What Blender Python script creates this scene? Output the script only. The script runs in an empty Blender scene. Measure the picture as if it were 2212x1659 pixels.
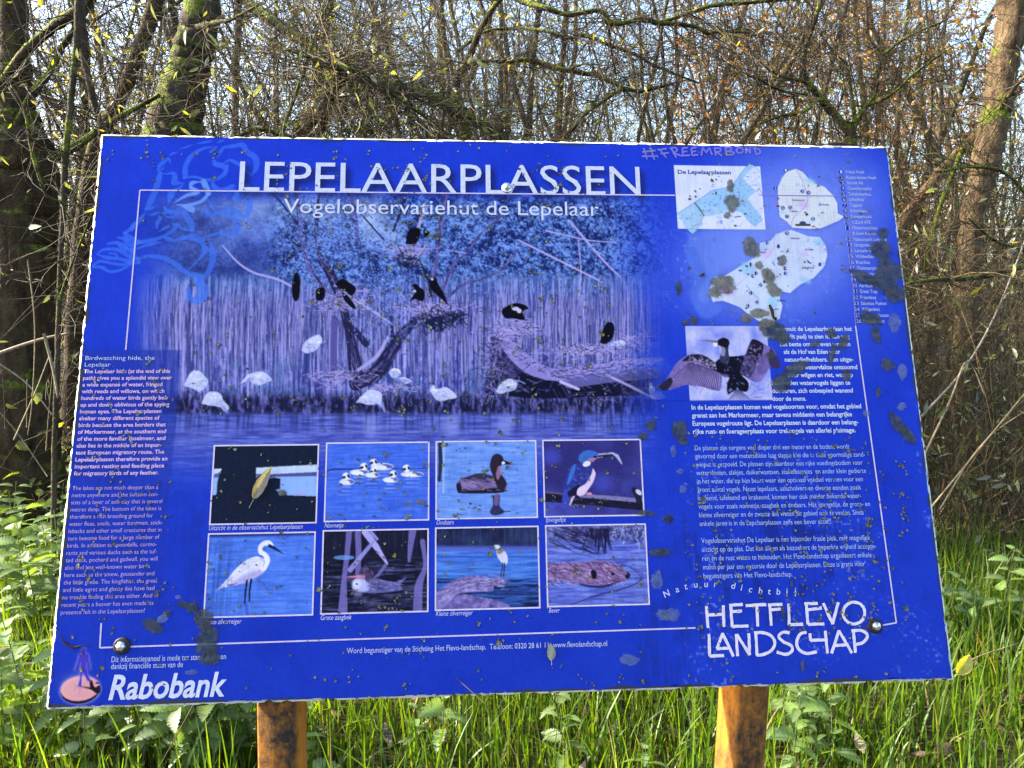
import bpy, math, random
import numpy as np
from mathutils import Vector, Matrix
random.seed(7)
rng = np.random.default_rng(11)
scene = bpy.context.scene
COL = scene.collection

# ------------------------------------------------------------------ camera, sky, sun, exposure
PITCH = math.radians(7.5)
CAMZ = 1.6
FPX = 1662.0                      # focal length in units of the 2212 px wide measuring frame
cam_d = bpy.data.cameras.new('camera')
cam = bpy.data.objects.new('camera', cam_d); COL.objects.link(cam)
cam.location = (0, 0, CAMZ); cam.rotation_euler = (math.radians(90) - PITCH, 0, 0)
cam_d.sensor_width = 36; cam_d.sensor_fit = 'HORIZONTAL'; cam_d.lens = 36 * FPX / 2212
cam_d.clip_start = 0.05; cam_d.clip_end = 2000
scene.camera = cam

SUN_E, SUN_A = math.radians(28), math.radians(82)    # azimuth: to the left of the view direction
sdir = Vector((-math.cos(SUN_E) * math.sin(SUN_A), math.cos(SUN_E) * math.cos(SUN_A), math.sin(SUN_E)))
w = bpy.data.worlds.new('World'); scene.world = w; w.use_nodes = True
nt = w.node_tree; bg = nt.nodes['Background']
sky = nt.nodes.new('ShaderNodeTexSky'); sky.sky_type = 'NISHITA'; sky.sun_disc = False
sky.sun_elevation = SUN_E; sky.sun_rotation = math.atan2(sdir.x, sdir.y)
sky.air_density = 1.0; sky.dust_density = 2.5; sky.ozone_density = 1.0
nt.links.new(sky.outputs[0], bg.inputs[0]); bg.inputs[1].default_value = 0.15
sl = bpy.data.lights.new('sun', 'SUN'); sl.energy = 5.0; sl.angle = math.radians(0.5); sl.color = (1.0, 0.91, 0.76)
so = bpy.data.objects.new('sun', sl); COL.objects.link(so)
so.rotation_euler = sdir.to_track_quat('Z', 'Y').to_euler(); so.location = (-8, 6, 12)
vs = scene.view_settings; vs.view_transform = 'Standard'; vs.look = 'None'; vs.gamma = 1
vs.exposure = 2.25

# ------------------------------------------------------------------ measuring helpers
ST, CT = math.sin(PITCH), math.cos(PITCH)
def cam2world(v):
    x, y, z = v
    return np.array([x, -y * ST + z * CT, -y * CT - z * ST])
CAM = np.array([0, 0, CAMZ])
def ray(px, py):
    return cam2world(((px - 1106) / FPX, (py - 829.5) / FPX, 1.0))
def at(px, py, Y):                     # the point of the photograph's pixel on the upright plane Y metres away
    r = ray(px, py); return CAM + r * (Y / r[1])
def on_ground(px, py, z=0.0):
    r = ray(px, py); return CAM + r * ((z - CAMZ) / r[2])
PW, PH = 1.5, 0.996
P0 = CAM + cam2world(np.array([-0.50403412, -0.30656867, 0.94442469]) * PW)
R1 = cam2world((0.99771856, -0.00540825, 0.06729361))
R2 = cam2world((0.01736333, 0.98001316, -0.19817347))
PN = np.cross(R2, R1); PN /= np.linalg.norm(PN)
if PN[1] > 0: PN = -PN
def uv_of(px, py):                     # metres on the board's face (right, down) under a photograph pixel
    r = ray(px, py); t = np.dot(P0 - CAM, PN) / np.dot(r, PN)
    d = CAM + r * t - P0
    return np.array([d @ R1, d @ R2])
def board(u, v, z=0.0):
    return P0 + R1 * u + R2 * v + PN * z
def Z(x0, y0, s):
    k = 2212 / 4032
    return lambda x, y: ((x0 + x * s) * k, (y0 + y * s) * k)
PX = lambda x, y: (x, y)
Z1 = Z(300, 500, 1000 / 2212); Z2 = Z(1000, 700, 1000 / 2212); Z3 = Z(1800, 700, 1000 / 2212)
Z4 = Z(2600, 550, 1000 / 2212); Z5 = Z(600, 1250, 1100 / 2212); Z6 = Z(1600, 1250, 1100 / 2212)
ZL1 = Z(200, 1350, 700 / 2111); ZL2 = Z(200, 1850, 700 / 1936); ZR3 = Z(2580, 1230, 1020 / 2198)
ZR4 = Z(2600, 1700, 1000 / 2212); ZB5 = Z(150, 2300, 1000 / 2212); ZB6 = Z(2550, 2200, 1250 / 2212)
ZP7 = Z(750, 1700, 950 / 1970); ZP8 = Z(1680, 1700, 950 / 1970); ZG = Z(1900, 0, 1100 / 2212)
def zu(z, x, y): return uv_of(*z(x, y))

# ------------------------------------------------------------------ object helpers
def tag(o, label=None, cat=None, group=None, kind=None):
    if label: o['label'] = label
    if cat: o['category'] = cat
    if group: o['group'] = group
    if kind: o['kind'] = kind
    return o
def empty(name, loc):
    o = bpy.data.objects.new(name, None); COL.objects.link(o); o.location = loc; o.empty_display_size = 0.1
    return o
class MB:                              # collects geometry; build() links it as one mesh object
    def __init__(s): s.v = []; s.q = []; s.t = []; s.n = 0; s.c = []; s.mq = []; s.mt = []
    def add(s, v, quads=None, tris=None, col=None, mat=0):
        v = np.asarray(v, float).reshape(-1, 3)
        if quads is not None and len(quads):
            s.q.append(np.asarray(quads, int).reshape(-1, 4) + s.n); s.mq.append(np.full(len(s.q[-1]), mat))
        if tris is not None and len(tris):
            s.t.append(np.asarray(tris, int).reshape(-1, 3) + s.n); s.mt.append(np.full(len(s.t[-1]), mat))
        s.v.append(v); s.n += len(v)
        if col is not None:
            col = np.asarray(col, float)
            s.c.append(np.broadcast_to(col, (len(v), 3)) if col.ndim == 1 else col)
    def build(s, name, mats, parent=None, smooth=False, origin=None):
        if not isinstance(mats, (list, tuple)): mats = [mats]
        v = np.concatenate(s.v)
        org = np.array(parent.location if parent is not None and origin is None else (origin if origin is not None else (0, 0, 0)), float)
        if parent is not None and parent.parent is not None: org = np.array(parent.parent.location, float)
        v = v - org
        q = np.concatenate(s.q) if s.q else np.zeros((0, 4), int)
        t = np.concatenate(s.t) if s.t else np.zeros((0, 3), int)
        me = bpy.data.meshes.new(name)
        me.vertices.add(len(v)); me.vertices.foreach_set('co', v.astype(np.float32).ravel())
        nl = q.size + t.size
        me.loops.add(nl); me.loops.foreach_set('vertex_index', np.concatenate([q.ravel(), t.ravel()]).astype(np.int32))
        me.polygons.add(len(q) + len(t))
        st = np.concatenate([np.arange(len(q)) * 4, q.size + np.arange(len(t)) * 3]).astype(np.int32)
        me.polygons.foreach_set('loop_start', st)
        if len(mats) > 1:
            mi = np.concatenate([np.concatenate(s.mq) if s.mq else np.zeros(0), np.concatenate(s.mt) if s.mt else np.zeros(0)])
            me.polygons.foreach_set('material_index', mi.astype(np.int32))
        if smooth: me.polygons.foreach_set('use_smooth', np.ones(len(q) + len(t), bool))
        if s.c:
            c = np.concatenate(s.c); a = me.color_attributes.new('tint', 'FLOAT_COLOR', 'POINT')
            a.data.foreach_set('color', np.concatenate([c, np.ones((len(c), 1))], 1).astype(np.float32).ravel())
        me.update(calc_edges=True); me.validate()
        for m in mats: me.materials.append(m)
        o = bpy.data.objects.new(name, me); COL.objects.link(o)
        if parent is not None: o.parent = parent
        elif origin is not None: o.location = origin
        return o
def norm(a): return a / np.maximum(np.linalg.norm(a, axis=-1, keepdims=True), 1e-9)
def tubes(mb, pts, rad, sides=3, col=None, mat=0, cap=False):
    pts = np.asarray(pts, float); rad = np.asarray(rad, float)
    N, K, _ = pts.shape
    if N == 0: return
    d = np.zeros_like(pts); d[:, 1:-1] = pts[:, 2:] - pts[:, :-2]; d[:, 0] = pts[:, 1] - pts[:, 0]; d[:, -1] = pts[:, -1] - pts[:, -2]
    d = norm(d)
    ref = np.where(np.abs(d[:, :1, 2:3]) > 0.8, np.array([1., 0, 0]), np.array([0, 0, 1.]))
    a = norm(np.cross(d, np.broadcast_to(ref, d.shape))); b = np.cross(d, a)
    th = np.arange(sides) * 2 * np.pi / sides
    v = pts[:, :, None, :] + rad[:, :, None, None] * (a[:, :, None, :] * np.cos(th)[None, None, :, None] + b[:, :, None, :] * np.sin(th)[None, None, :, None])
    idx = np.arange(N * K * sides).reshape(N, K, sides); nx = np.roll(idx, -1, 2)
    q = np.stack([idx[:, :-1], nx[:, :-1], nx[:, 1:], idx[:, 1:]], -1).reshape(-1, 4)
    c = None
    if col is not None:
        col = np.asarray(col, float)
        c = col if col.ndim == 1 else np.repeat(col, K * sides, 0)
    tr = []
    if cap:
        for e in (0, K - 1):
            f = idx[:, e]
            for k in range(1, sides - 1): tr.append(np.stack([f[:, 0], f[:, k], f[:, k + 1]], -1))
        tr = np.concatenate(tr)
    mb.add(v.reshape(-1, 3), q, tr if cap else None, c, mat)
def catmull(p, n):
    p = np.asarray(p, float); q = np.vstack([2 * p[0] - p[1], p, 2 * p[-1] - p[-2]]); out = []
    for i in range(len(p) - 1):
        a, b, c, d = q[i:i + 4]
        t = np.linspace(0, 1, n, endpoint=False)[:, None]
        out.append(0.5 * (2 * b + (c - a) * t + (2 * a - 5 * b + 4 * c - d) * t ** 2 + (3 * b - a - 3 * c + d) * t ** 3))
    out.append(p[-1:]); return np.vstack(out)

# ------------------------------------------------------------------ materials
def srgb(c):
    c = np.asarray(c, float) / 255.0
    return np.where(c <= 0.04045, c / 12.92, ((c + 0.055) / 1.055) ** 2.4)
def mat(name, col=(0.5, 0.5, 0.5), rough=0.7, attr=False, spec=0.3):
    m = bpy.data.materials.new(name); m.use_nodes = True
    b = m.node_tree.nodes['Principled BSDF']
    b.inputs['Base Color'].default_value = (*col, 1); b.inputs['Roughness'].default_value = rough
    b.inputs['Specular IOR Level'].default_value = spec
    return m
def N(m, t, **kw):
    n = m.node_tree.nodes.new(t)
    for k, v in kw.items(): setattr(n, k, v)
    return n
def noise(m, scale, detail=5, rough=0.6, coord='Object', stretch=None):
    tc = N(m, 'ShaderNodeTexCoord'); n = N(m, 'ShaderNodeTexNoise')
    n.inputs['Scale'].default_value = scale; n.inputs['Detail'].default_value = detail; n.inputs['Roughness'].default_value = rough
    if stretch:
        mp = N(m, 'ShaderNodeMapping'); mp.inputs['Scale'].default_value = stretch
        m.node_tree.links.new(tc.outputs[coord], mp.inputs[0]); m.node_tree.links.new(mp.outputs[0], n.inputs['Vector'])
    else: m.node_tree.links.new(tc.outputs[coord], n.inputs['Vector'])
    return n
def ramp(m, src, stops):
    r = N(m, 'ShaderNodeValToRGB'); e = r.color_ramp.elements
    while len(e) < len(stops): e.new(0.5)
    for el, (p, c) in zip(e, stops): el.position = p; el.color = (*c, 1) if len(c) == 3 else c
    m.node_tree.links.new(src, r.inputs[0]); return r
def bump(m, src, strength=0.5, dist=0.01):
    b = N(m, 'ShaderNodeBump'); b.inputs['Strength'].default_value = strength; b.inputs['Distance'].default_value = dist
    m.node_tree.links.new(src, b.inputs['Height']); m.node_tree.links.new(b.outputs[0], m.node_tree.nodes['Principled BSDF'].inputs['Normal'])
def mixc(m, fac, a, b):
    x = N(m, 'ShaderNodeMix', data_type='RGBA')
    L = m.node_tree.links
    for s, i in ((fac, 0), (a, 6), (b, 7)):
        if hasattr(s, 'is_output'): L.new(s, x.inputs[i])
        else: x.inputs[i].default_value = s if i == 0 else (*s, 1)
    return x.outputs[2]
def base(m, out): m.node_tree.links.new(out, m.node_tree.nodes['Principled BSDF'].inputs['Base Color'])

def bark(name, dark, light, moss=0.5, scale=22, mosscol=(0.10, 0.13, 0.012)):
    m = mat(name, rough=0.9, spec=0.15)
    n = noise(m, scale, 6, 0.65, stretch=(1, 1, 0.22)); r = ramp(m, n.outputs[0], [(0.3, dark), (0.68, light)])
    n2 = noise(m, 5.5, 5, 0.7); g = N(m, 'ShaderNodeNewGeometry'); s = N(m, 'ShaderNodeSeparateXYZ')
    L = m.node_tree.links; L.new(g.outputs['Normal'], s.inputs[0])
    a = N(m, 'ShaderNodeMath', operation='MULTIPLY_ADD'); L.new(s.outputs[2], a.inputs[0]); a.inputs[1].default_value = 0.22; L.new(n2.outputs[0], a.inputs[2])
    rr = ramp(m, a.outputs[0], [(0.66 - 0.2 * moss, (0, 0, 0)), (0.76 - 0.2 * moss, (1, 1, 1))])
    n3 = noise(m, 60, 3); mc = ramp(m, n3.outputs[0], [(0.35, tuple(c * 0.45 for c in mosscol)), (0.7, tuple(c * 1.5 for c in mosscol))])
    base(m, mixc(m, rr.outputs[0], r.outputs[0], mc.outputs[0]))
    ad = N(m, 'ShaderNodeMath', operation='ADD'); L.new(n.outputs[0], ad.inputs[0]); L.new(n3.outputs[0], ad.inputs[1])
    bump(m, ad.outputs[0], 0.9, 0.02)
    return m
def leafmat(name, trans=0.5, rough=0.55, gloss=0.06):
    m = bpy.data.materials.new(name); m.use_nodes = True; t = m.node_tree; t.nodes.clear()
    out = t.nodes.new('ShaderNodeOutputMaterial'); at_ = t.nodes.new('ShaderNodeAttribute'); at_.attribute_name = 'tint'
    tc = t.nodes.new('ShaderNodeTexCoord'); nz = t.nodes.new('ShaderNodeTexNoise'); nz.inputs['Scale'].default_value = 55; nz.inputs['Detail'].default_value = 3
    t.links.new(tc.outputs['Object'], nz.inputs[0])
    mr = t.nodes.new('ShaderNodeMapRange'); mr.inputs[3].default_value = 0.6; mr.inputs[4].default_value = 1.4; t.links.new(nz.outputs[0], mr.inputs[0])
    vm = t.nodes.new('ShaderNodeVectorMath'); vm.operation = 'SCALE'; t.links.new(at_.outputs['Color'], vm.inputs[0]); t.links.new(mr.outputs[0], vm.inputs[3])
    d = t.nodes.new('ShaderNodeBsdfDiffuse'); tr = t.nodes.new('ShaderNodeBsdfTranslucent'); gl = t.nodes.new('ShaderNodeBsdfGlossy')
    gl.inputs['Roughness'].default_value = rough; gl.inputs['Color'].default_value = (1, 1, 1, 1)
    tm = t.nodes.new('ShaderNodeVectorMath'); tm.operation = 'MULTIPLY'; tm.inputs[1].default_value = (1.9, 1.75, 0.55); t.links.new(vm.outputs[0], tm.inputs[0])
    t.links.new(vm.outputs[0], d.inputs[0]); t.links.new(tm.outputs[0], tr.inputs[0])
    m1 = t.nodes.new('ShaderNodeMixShader'); m1.inputs[0].default_value = trans; t.links.new(d.outputs[0], m1.inputs[1]); t.links.new(tr.outputs[0], m1.inputs[2])
    m2 = t.nodes.new('ShaderNodeMixShader'); m2.inputs[0].default_value = gloss; t.links.new(m1.outputs[0], m2.inputs[1]); t.links.new(gl.outputs[0], m2.inputs[2])
    t.links.new(m2.outputs[0], out.inputs[0]); return m

M = {}
M['bark_dark'] = bark('dark_wet_bark', (0.012, 0.008, 0.005), (0.075, 0.05, 0.028), 0.35)
M['bark_moss'] = bark('mossy_bark', (0.012, 0.009, 0.006), (0.085, 0.066, 0.045), 0.62)
M['bark_limb'] = bark('limb_bark', (0.012, 0.009, 0.006), (0.075, 0.055, 0.033), 0.95, mosscol=(.13, .17, .012))
M['bark_lit'] = bark('furrowed_pale_bark', (0.018, 0.012, 0.007), (0.16, 0.11, 0.062), 0.4, 26)
M['bark_pink'] = bark('smooth_tan_bark', (0.09, 0.05, 0.03), (0.23, 0.14, 0.08), 0.1)
M['leaf'] = leafmat('leaf', 0.5)
M['grass'] = leafmat('grass_blade', 0.5, 0.45, 0.02)
M['nettle'] = leafmat('nettle_leaf', 0.4, 0.5, 0.045)
def twigmat():
    m = mat('twig_bark', rough=0.75, spec=0.3); a = N(m, 'ShaderNodeAttribute'); a.attribute_name = 'tint'
    n = noise(m, 40, 3); r = ramp(m, n.outputs[0], [(0.3, (0.55, 0.55, 0.55)), (0.7, (1.35, 1.35, 1.35))])
    x = N(m, 'ShaderNodeMix', data_type='RGBA', blend_type='MULTIPLY'); x.inputs[0].default_value = 1
    m.node_tree.links.new(a.outputs['Color'], x.inputs[6]); m.node_tree.links.new(r.outputs[0], x.inputs[7]); base(m, x.outputs[2]); return m
M['twig'] = twigmat()

# ================================================================== THE BOARD
root = empty('information_board', (float(board(PW / 2, 0)[0]), float(board(PW / 2, PH)[1]) + 0.1, 0))
tag(root, 'large blue bird-hide information board with photographs, maps and white text, on two orange wooden posts', 'information board')

# ---- printed artwork: rasterised here into the face's colour attribute
RES = 0.001
W_, H_ = int(PW / RES), int(PH / RES)
art = np.zeros((H_, W_, 3), np.float32)
vv, uu = np.mgrid[0:H_, 0:W_].astype(np.float32) * RES
pc = [P0 + R1 * 0, R1, R2]
def px_of(u, v):
    d = [(P0[i] - CAM[i]) + R1[i] * u + R2[i] * v for i in range(3)]
    cx = d[0]; cy = -d[1] * ST - d[2] * CT; cz = d[1] * CT - d[2] * ST
    return 1106 + FPX * cx / cz, 829.5 + FPX * cy / cz
X, Y = px_of(uu, vv)                    # where each point of the print was measured in the photograph
def vnoise(shape, cy, cx, seed, octaves=1, pers=0.5):
    r = np.random.default_rng(seed); out = np.zeros(shape, np.float32); amp = 1; tot = 0
    for o in range(octaves):
        gy, gx = int(shape[0] / cy) + 3, int(shape[1] / cx) + 3
        g = r.random((gy, gx)).astype(np.float32)
        y = np.arange(shape[0]) / cy; x = np.arange(shape[1]) / cx
        yi, xi = y.astype(int), x.astype(int); fy, fx = (y - yi)[:, None], (x - xi)[None]
        fy = fy * fy * (3 - 2 * fy); fx = fx * fx * (3 - 2 * fx)
        a = g[yi][:, xi]; b = g[yi][:, xi + 1]; c = g[yi + 1][:, xi]; d = g[yi + 1][:, xi + 1]
        out += amp * ((a * (1 - fx) + b * fx) * (1 - fy) + (c * (1 - fx) + d * fx) * fy); tot += amp
        amp *= pers; cy = max(cy / 2, 1.01); cx = max(cx / 2, 1.01)
    return out / tot
def sm(x, a, b):
    t = np.clip((x - a) / (b - a), 0, 1); return t * t * (3 - 2 * t)
def lay(col, alpha, sl=None):
    global art
    if sl is None: sl = (slice(None), slice(None))
    a = np.clip(alpha, 0, 1)[..., None]; art[sl] = art[sl] * (1 - a) + np.asarray(col, np.float32) * a
def blur(a, s):
    r = int(3 * s) + 1; k = np.exp(-0.5 * (np.arange(-r, r + 1) / s) ** 2); k /= k.sum()
    a = np.apply_along_axis(lambda m: np.convolve(m, k, 'same'), 0, a); return np.apply_along_axis(lambda m: np.convolve(m, k, 'same'), 1, a)
def rp(z, pts):                         # -> raster coordinates
    return np.array([zu(z, p[0], p[1]) / RES for p in pts])
def win(p, m):
    x0, y0 = np.floor(p.min(0) - m).astype(int); x1, y1 = np.ceil(p.max(0) + m).astype(int) + 1
    x0, y0 = max(x0, 0), max(y0, 0); x1, y1 = min(x1, W_), min(y1, H_)
    return x0, y0, x1, y1
CLIP = None
def clipa(sl): return 1.0 if CLIP is None else CLIP[sl]
def poly(z, pts, col, a=1.0, smooth=True, soft=0, tex=None):
    p = rp(z, pts)
    if smooth: p = catmull(np.vstack([p, p[:1]]), 6)[:-1]
    x0, y0, x1, y1 = win(p, 2 + 3 * soft)
    if x1 <= x0 or y1 <= y0: return
    cov = np.zeros((y1 - y0, x1 - x0), np.float32)
    for oy in (0.25, 0.75):
        for ox in (0.25, 0.75):
            gx = (np.arange(x0, x1) + ox - 0.5)[None]; gy = (np.arange(y0, y1) + oy - 0.5)[:, None]
            ins = np.zeros(cov.shape, bool)
            for (ax, ay), (bx, by) in zip(p, np.roll(p, -1, 0)):
                if ay == by: continue
                ins ^= ((ay > gy) != (by > gy)) & (gx < (bx - ax) * (gy - ay) / (by - ay) + ax)
            cov += ins * 0.25
    if soft: cov = blur(cov, soft)
    sl = (slice(y0, y1), slice(x0, x1))
    if tex is not None: col = np.asarray(col)[None, None] + tex[sl][..., None] * np.array([1, 1, 1.])
    lay(col, cov * a * clipa(sl), sl)
def stroke(z, pts, col, a=1.0, n=0, soft=0.8):
    p = rp(z, pts); wd = np.array([q[2] if len(q) > 2 else 2.0 for q in pts], float)
    zs = np.linalg.norm(np.array(z(1, 0)) - np.array(z(0, 0))) * 0.82 if z is not PX else 0.82
    wd = wd * zs
    if n:
        c = catmull(np.column_stack([p, wd]), n); p, wd = c[:, :2], np.maximum(c[:, 2], 0.1)
    x0, y0, x1, y1 = win(p, wd.max() + 2)
    if x1 <= x0 or y1 <= y0: return
    gx = np.arange(x0, x1)[None].astype(np.float32); gy = np.arange(y0, y1)[:, None].astype(np.float32)
    cov = np.zeros((y1 - y0, x1 - x0), np.float32)
    for i in range(len(p) - 1):
        ax, ay = p[i]; bx, by = p[i + 1]; L = (bx - ax) ** 2 + (by - ay) ** 2 + 1e-6
        t = np.clip(((gx - ax) * (bx - ax) + (gy - ay) * (by - ay)) / L, 0, 1)
        d = np.hypot(gx - ax - t * (bx - ax), gy - ay - t * (by - ay)); r = (wd[i] * (1 - t) + wd[i + 1] * t) / 2
        s = np.clip((r - d) / soft + 0.5, 0, 1) * np.minimum(1, 2 * r / 0.8 + 0.1)
        cov = np.maximum(cov, s)
    sl = (slice(y0, y1), slice(x0, x1)); lay(col, cov * a * clipa(sl), sl)
def ell(z, cx, cy, rx, ry, col, a=1.0, rot=0, soft=0):
    t = np.linspace(0, 2 * np.pi, 18, endpoint=False); c, s = math.cos(math.radians(rot)), math.sin(math.radians(rot))
    poly(z, [(cx + rx * math.cos(k) * c - ry * math.sin(k) * s, cy + rx * math.cos(k) * s + ry * math.sin(k) * c) for k in t], col, a, False, soft)

SH = (H_, W_)
nA = vnoise(SH, 90, 90, 1, 4); nB = vnoise(SH, 24, 24, 2, 4); nC = vnoise(SH, 7, 7, 3, 3, 0.7); nD = vnoise(SH, 3, 3, 4, 2)
nV = vnoise(SH, 60, 3.2, 5, 2, 0.7); nH = vnoise(SH, 2.6, 30, 6, 3, 0.6); nV2 = vnoise(SH, 25, 5, 7, 2)
# flat blue ground of the print
g = (Y - 290) / 1240
for k, (a_, b_) in enumerate(((30, 27), (62, 57), (214, 190))): art[..., k] = a_ + (b_ - a_) * g + (nA - 0.5) * (8, 12, 22)[k]
# -- the large wetland photograph that fades into the blue
mL = sm(X - (Y - 420) * -0.04, 270, 430); mR = 1 - sm(X + 40 * (nB - .5), 1290, 1465); mT = sm(Y, 395, 450); mBt = 1 - sm(Y + 20 * (nA - .5), 930, 1080)
mask = mL * mR * mT * mBt
fol = np.clip(0.12 + 1.6 * (nB - 0.33) + 1.8 * (nC - 0.5) + 1.3 * (nD - 0.5), 0, 1)[..., None]
dk, lt = np.array([22, 38, 104.]), np.array([118, 164, 252.])
land = dk * (1 - fol) + lt * fol
blurzone = (1 - sm(X, 560, 640))[..., None]
bl2 = np.clip(0.3 + 1.6 * (nA - 0.45) + .6 * (nB - .5), 0, 1)[..., None]
land = land * (1 - 0.8 * blurzone) + (np.array([40, 58, 140.]) * (1 - bl2) + np.array([100, 130, 228.]) * bl2) * 0.8 * blurzone
for cx, cy, rx, ry, am in ((690, 455, 55, 40, .75), (800, 470, 40, 55, .85), (845, 510, 28, 26, .7), (560, 445, 60, 40, .45), (1010, 455, 40, 20, .3)):
    a_ = np.exp(-(((X - cx) / rx) ** 2 + ((Y - cy) / ry) ** 2)) * am * np.clip(.4 + 1.4 * (nB), 0, 1)
    land = land * (1 - a_[..., None]) + np.array([175, 205, 255.]) * a_[..., None]
rt = 592 + 10 * (vnoise(SH, 400, 40, 8) - .5) + 18 * np.exp(-((X - 760) / 160) ** 2)
rm = sm(Y, rt - 14, rt + 22)
rv = np.clip(0.46 + 2.1 * (nV - 0.5) + .9 * (nC - .5) + .6 * (nB - .5), 0, 1)[..., None]
reeds = np.array([52, 62, 146.]) * (1 - rv) + np.array([158, 162, 244.]) * rv
gm = (1 - sm(Y, 590, 680))[..., None] * 0.6; reeds = reeds * (1 - gm) + (reeds * .5 + np.array([30, 75, 105.])) * gm
gm = (sm(Y, 740, 800) * sm(nB, .45, .7) * .55)[..., None]; reeds = reeds * (1 - gm) + np.array([44, 84, 150.]) * gm
land = land * (1 - rm[..., None]) + reeds * rm[..., None]
bk = sm(Y, 838, 868) * 1.0
bv = np.clip(.2 + 1.9 * (nV2 - .5) + 1.3 * (nC - .5), 0, 1)[..., None]
bank = np.array([24, 27, 62.]) * (1 - bv) + np.array([104, 108, 196.]) * bv
land = land * (1 - bk[..., None]) + bank * bk[..., None]
wl = 893 + 5 * (nV2 - .5); wm = sm(Y, wl - 8, wl + 10)
wv = np.clip(.45 + 1.4 * (nH - .5), 0, 1)[..., None]
wat = np.array([54, 66, 165.]) * (1 - wv) + np.array([122, 140, 236.]) * wv
dkr = (np.clip(1.6 * (nV - .42), 0, 1) * (1 - sm(Y, 905, 950)) * .8)[..., None]; wat = wat * (1 - dkr) + np.array([24, 30, 78.]) * dkr
land = land * (1 - wm[..., None]) + wat * wm[..., None]
art = (art * (1 - mask[..., None]) + land * mask[..., None]).astype(np.float32)
CLIP = np.clip(mask * 1.15, 0, 1)
r_ = np.random.default_rng(3)
for i in range(1500):                      # single reeds
    x = r_.uniform(300, 1400); y0 = r_.uniform(592, 690); L = r_.uniform(60, 190); lean = r_.normal(-4, 14); c = r_.uniform(.75, 1.1)
    stroke(PX, [(x, y0, 1.2), (x + lean * .4, y0 + L * .5, 2), (x + lean * .2, min(y0 + L, 860), 2.2)], np.minimum(255, np.array([172, 172, 248]) * c) if r_.random() < .58 else np.array([48, 58, 130]) * c, r_.uniform(.25, .75))
for i in range(2600):                     # leaves of the willows in the print
    x = r_.choice([r_.normal(690, 60), r_.uniform(600, 1380), r_.normal(960, 90), r_.normal(1180, 120)]); y = r_.uniform(440, 600) if r_.random() < .8 else r_.normal(650, 45)
    if x < 560: continue
    if y > 640 and not (720 < x < 900): continue
    a_ = r_.uniform(0, 3.14); L = r_.uniform(4, 9); k = r_.random()
    col = (120, 162, 246) if k < .5 else ((70, 104, 200) if k < .75 else (20, 30, 78))
    stroke(PX, [(x, y, 2.6), (x + L * math.cos(a_), y + L * math.sin(a_), 1)], col, .75)
for i in range(260):
    x = r_.uniform(400, 1420); y = r_.uniform(846, 886); stroke(PX, [(x, y, 1.6), (x + r_.normal(0, 5), y - r_.uniform(6, 26), 1)], (28, 30, 66) if r_.random() < .5 else (134, 132, 210), .7)
BRK, BRL, BRM = (30, 30, 66), (170, 168, 236), (84, 82, 160)
for pts, c in (
    ([(772, 826, 34), (765, 770, 26), (752, 705, 18), (736, 645, 20), (716, 596, 20), (690, 550, 14), (684, 480, 9), (690, 420, 6)], BRK),
    ([(722, 800, 15), (722, 740, 15), (724, 690, 15)], BRM),
    ([(770, 830, 30), (815, 805, 34), (842, 765, 30), (866, 728, 24), (893, 698, 18), (915, 672, 12)], BRK),
    ([(792, 745, 14), (772, 720, 14), (750, 700, 12)], BRK), ([(850, 740, 9), (846, 700, 7), (842, 676, 5)], BRK),
    ([(775, 800, 7), (815, 770, 8), (838, 730, 6)], BRL), ([(735, 616, 4), (770, 650, 6), (800, 668, 6), (846, 700, 4)], BRL),
    ([(640, 400, 8), (650, 490, 9), (662, 560, 11), (690, 610, 9), (722, 642, 5)], BRM),
    ([(756, 410, 9), (768, 470, 9), (772, 520, 8)], BRM), ([(968, 400, 10), (955, 470, 10), (945, 540, 9), (938, 600, 8), (928, 640, 7)], BRM),
    ([(920, 450, 8), (905, 490, 8), (893, 520, 8)], BRL), ([(880, 410, 5), (865, 460, 6), (850, 500, 5)], BRK),
    ([(560, 398, 3), (600, 430, 4), (648, 490, 4)], BRK), ([(760, 440, 3), (830, 520, 4)], BRK),
    ([(482, 532, 3), (515, 568, 4), (550, 590, 5), (600, 604, 5), (640, 625, 4)], BRL),
    ([(966, 645, 4), (1005, 614, 6), (1040, 604, 5), (1075, 590, 5), (1100, 565, 4), (1120, 540, 3)], BRM),
    ([(940, 640, 12), (962, 615, 9), (982, 570, 7), (1012, 545, 6), (1045, 500, 5), (1100, 455, 3)], BRM),
    ([(905, 560, 4), (925, 605, 6), (932, 640, 6)], BRK), ([(1006, 548, 3), (960, 540, 2)], BRL),
    ([(1230, 478, 5), (1300, 560, 5), (1340, 600, 3)], BRL), ([(1180, 500, 4), (1270, 520, 3), (1330, 525, 2)], BRL), ([(1120, 520, 4), (1200, 560, 5), (1300, 610, 4)], BRL),
    ([(1250, 520, 3), (1255, 590, 3), (1250, 640, 2)], BRL)):
    if c is BRK: c = (34, 34, 76)
    stroke(PX, pts, c, .95, 6)
    if len(pts) > 4 and c is not BRL:
        q_ = catmull(np.array(pts, float), 8)
        for k in range(90):
            j_ = r_.integers(0, len(q_) - 5); o_ = r_.normal(0, .26) * q_[j_, 2]; m_ = j_ + r_.integers(2, 5)
            stroke(PX, [(q_[j_, 0] + o_, q_[j_, 1] + r_.normal(0, 1), 1.8), (q_[m_, 0] + o_, q_[m_, 1], 1)], [(128, 126, 200), (86, 86, 158), (18, 18, 44)][r_.choice(3, p=[.35, .3, .35])], .7)
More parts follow.
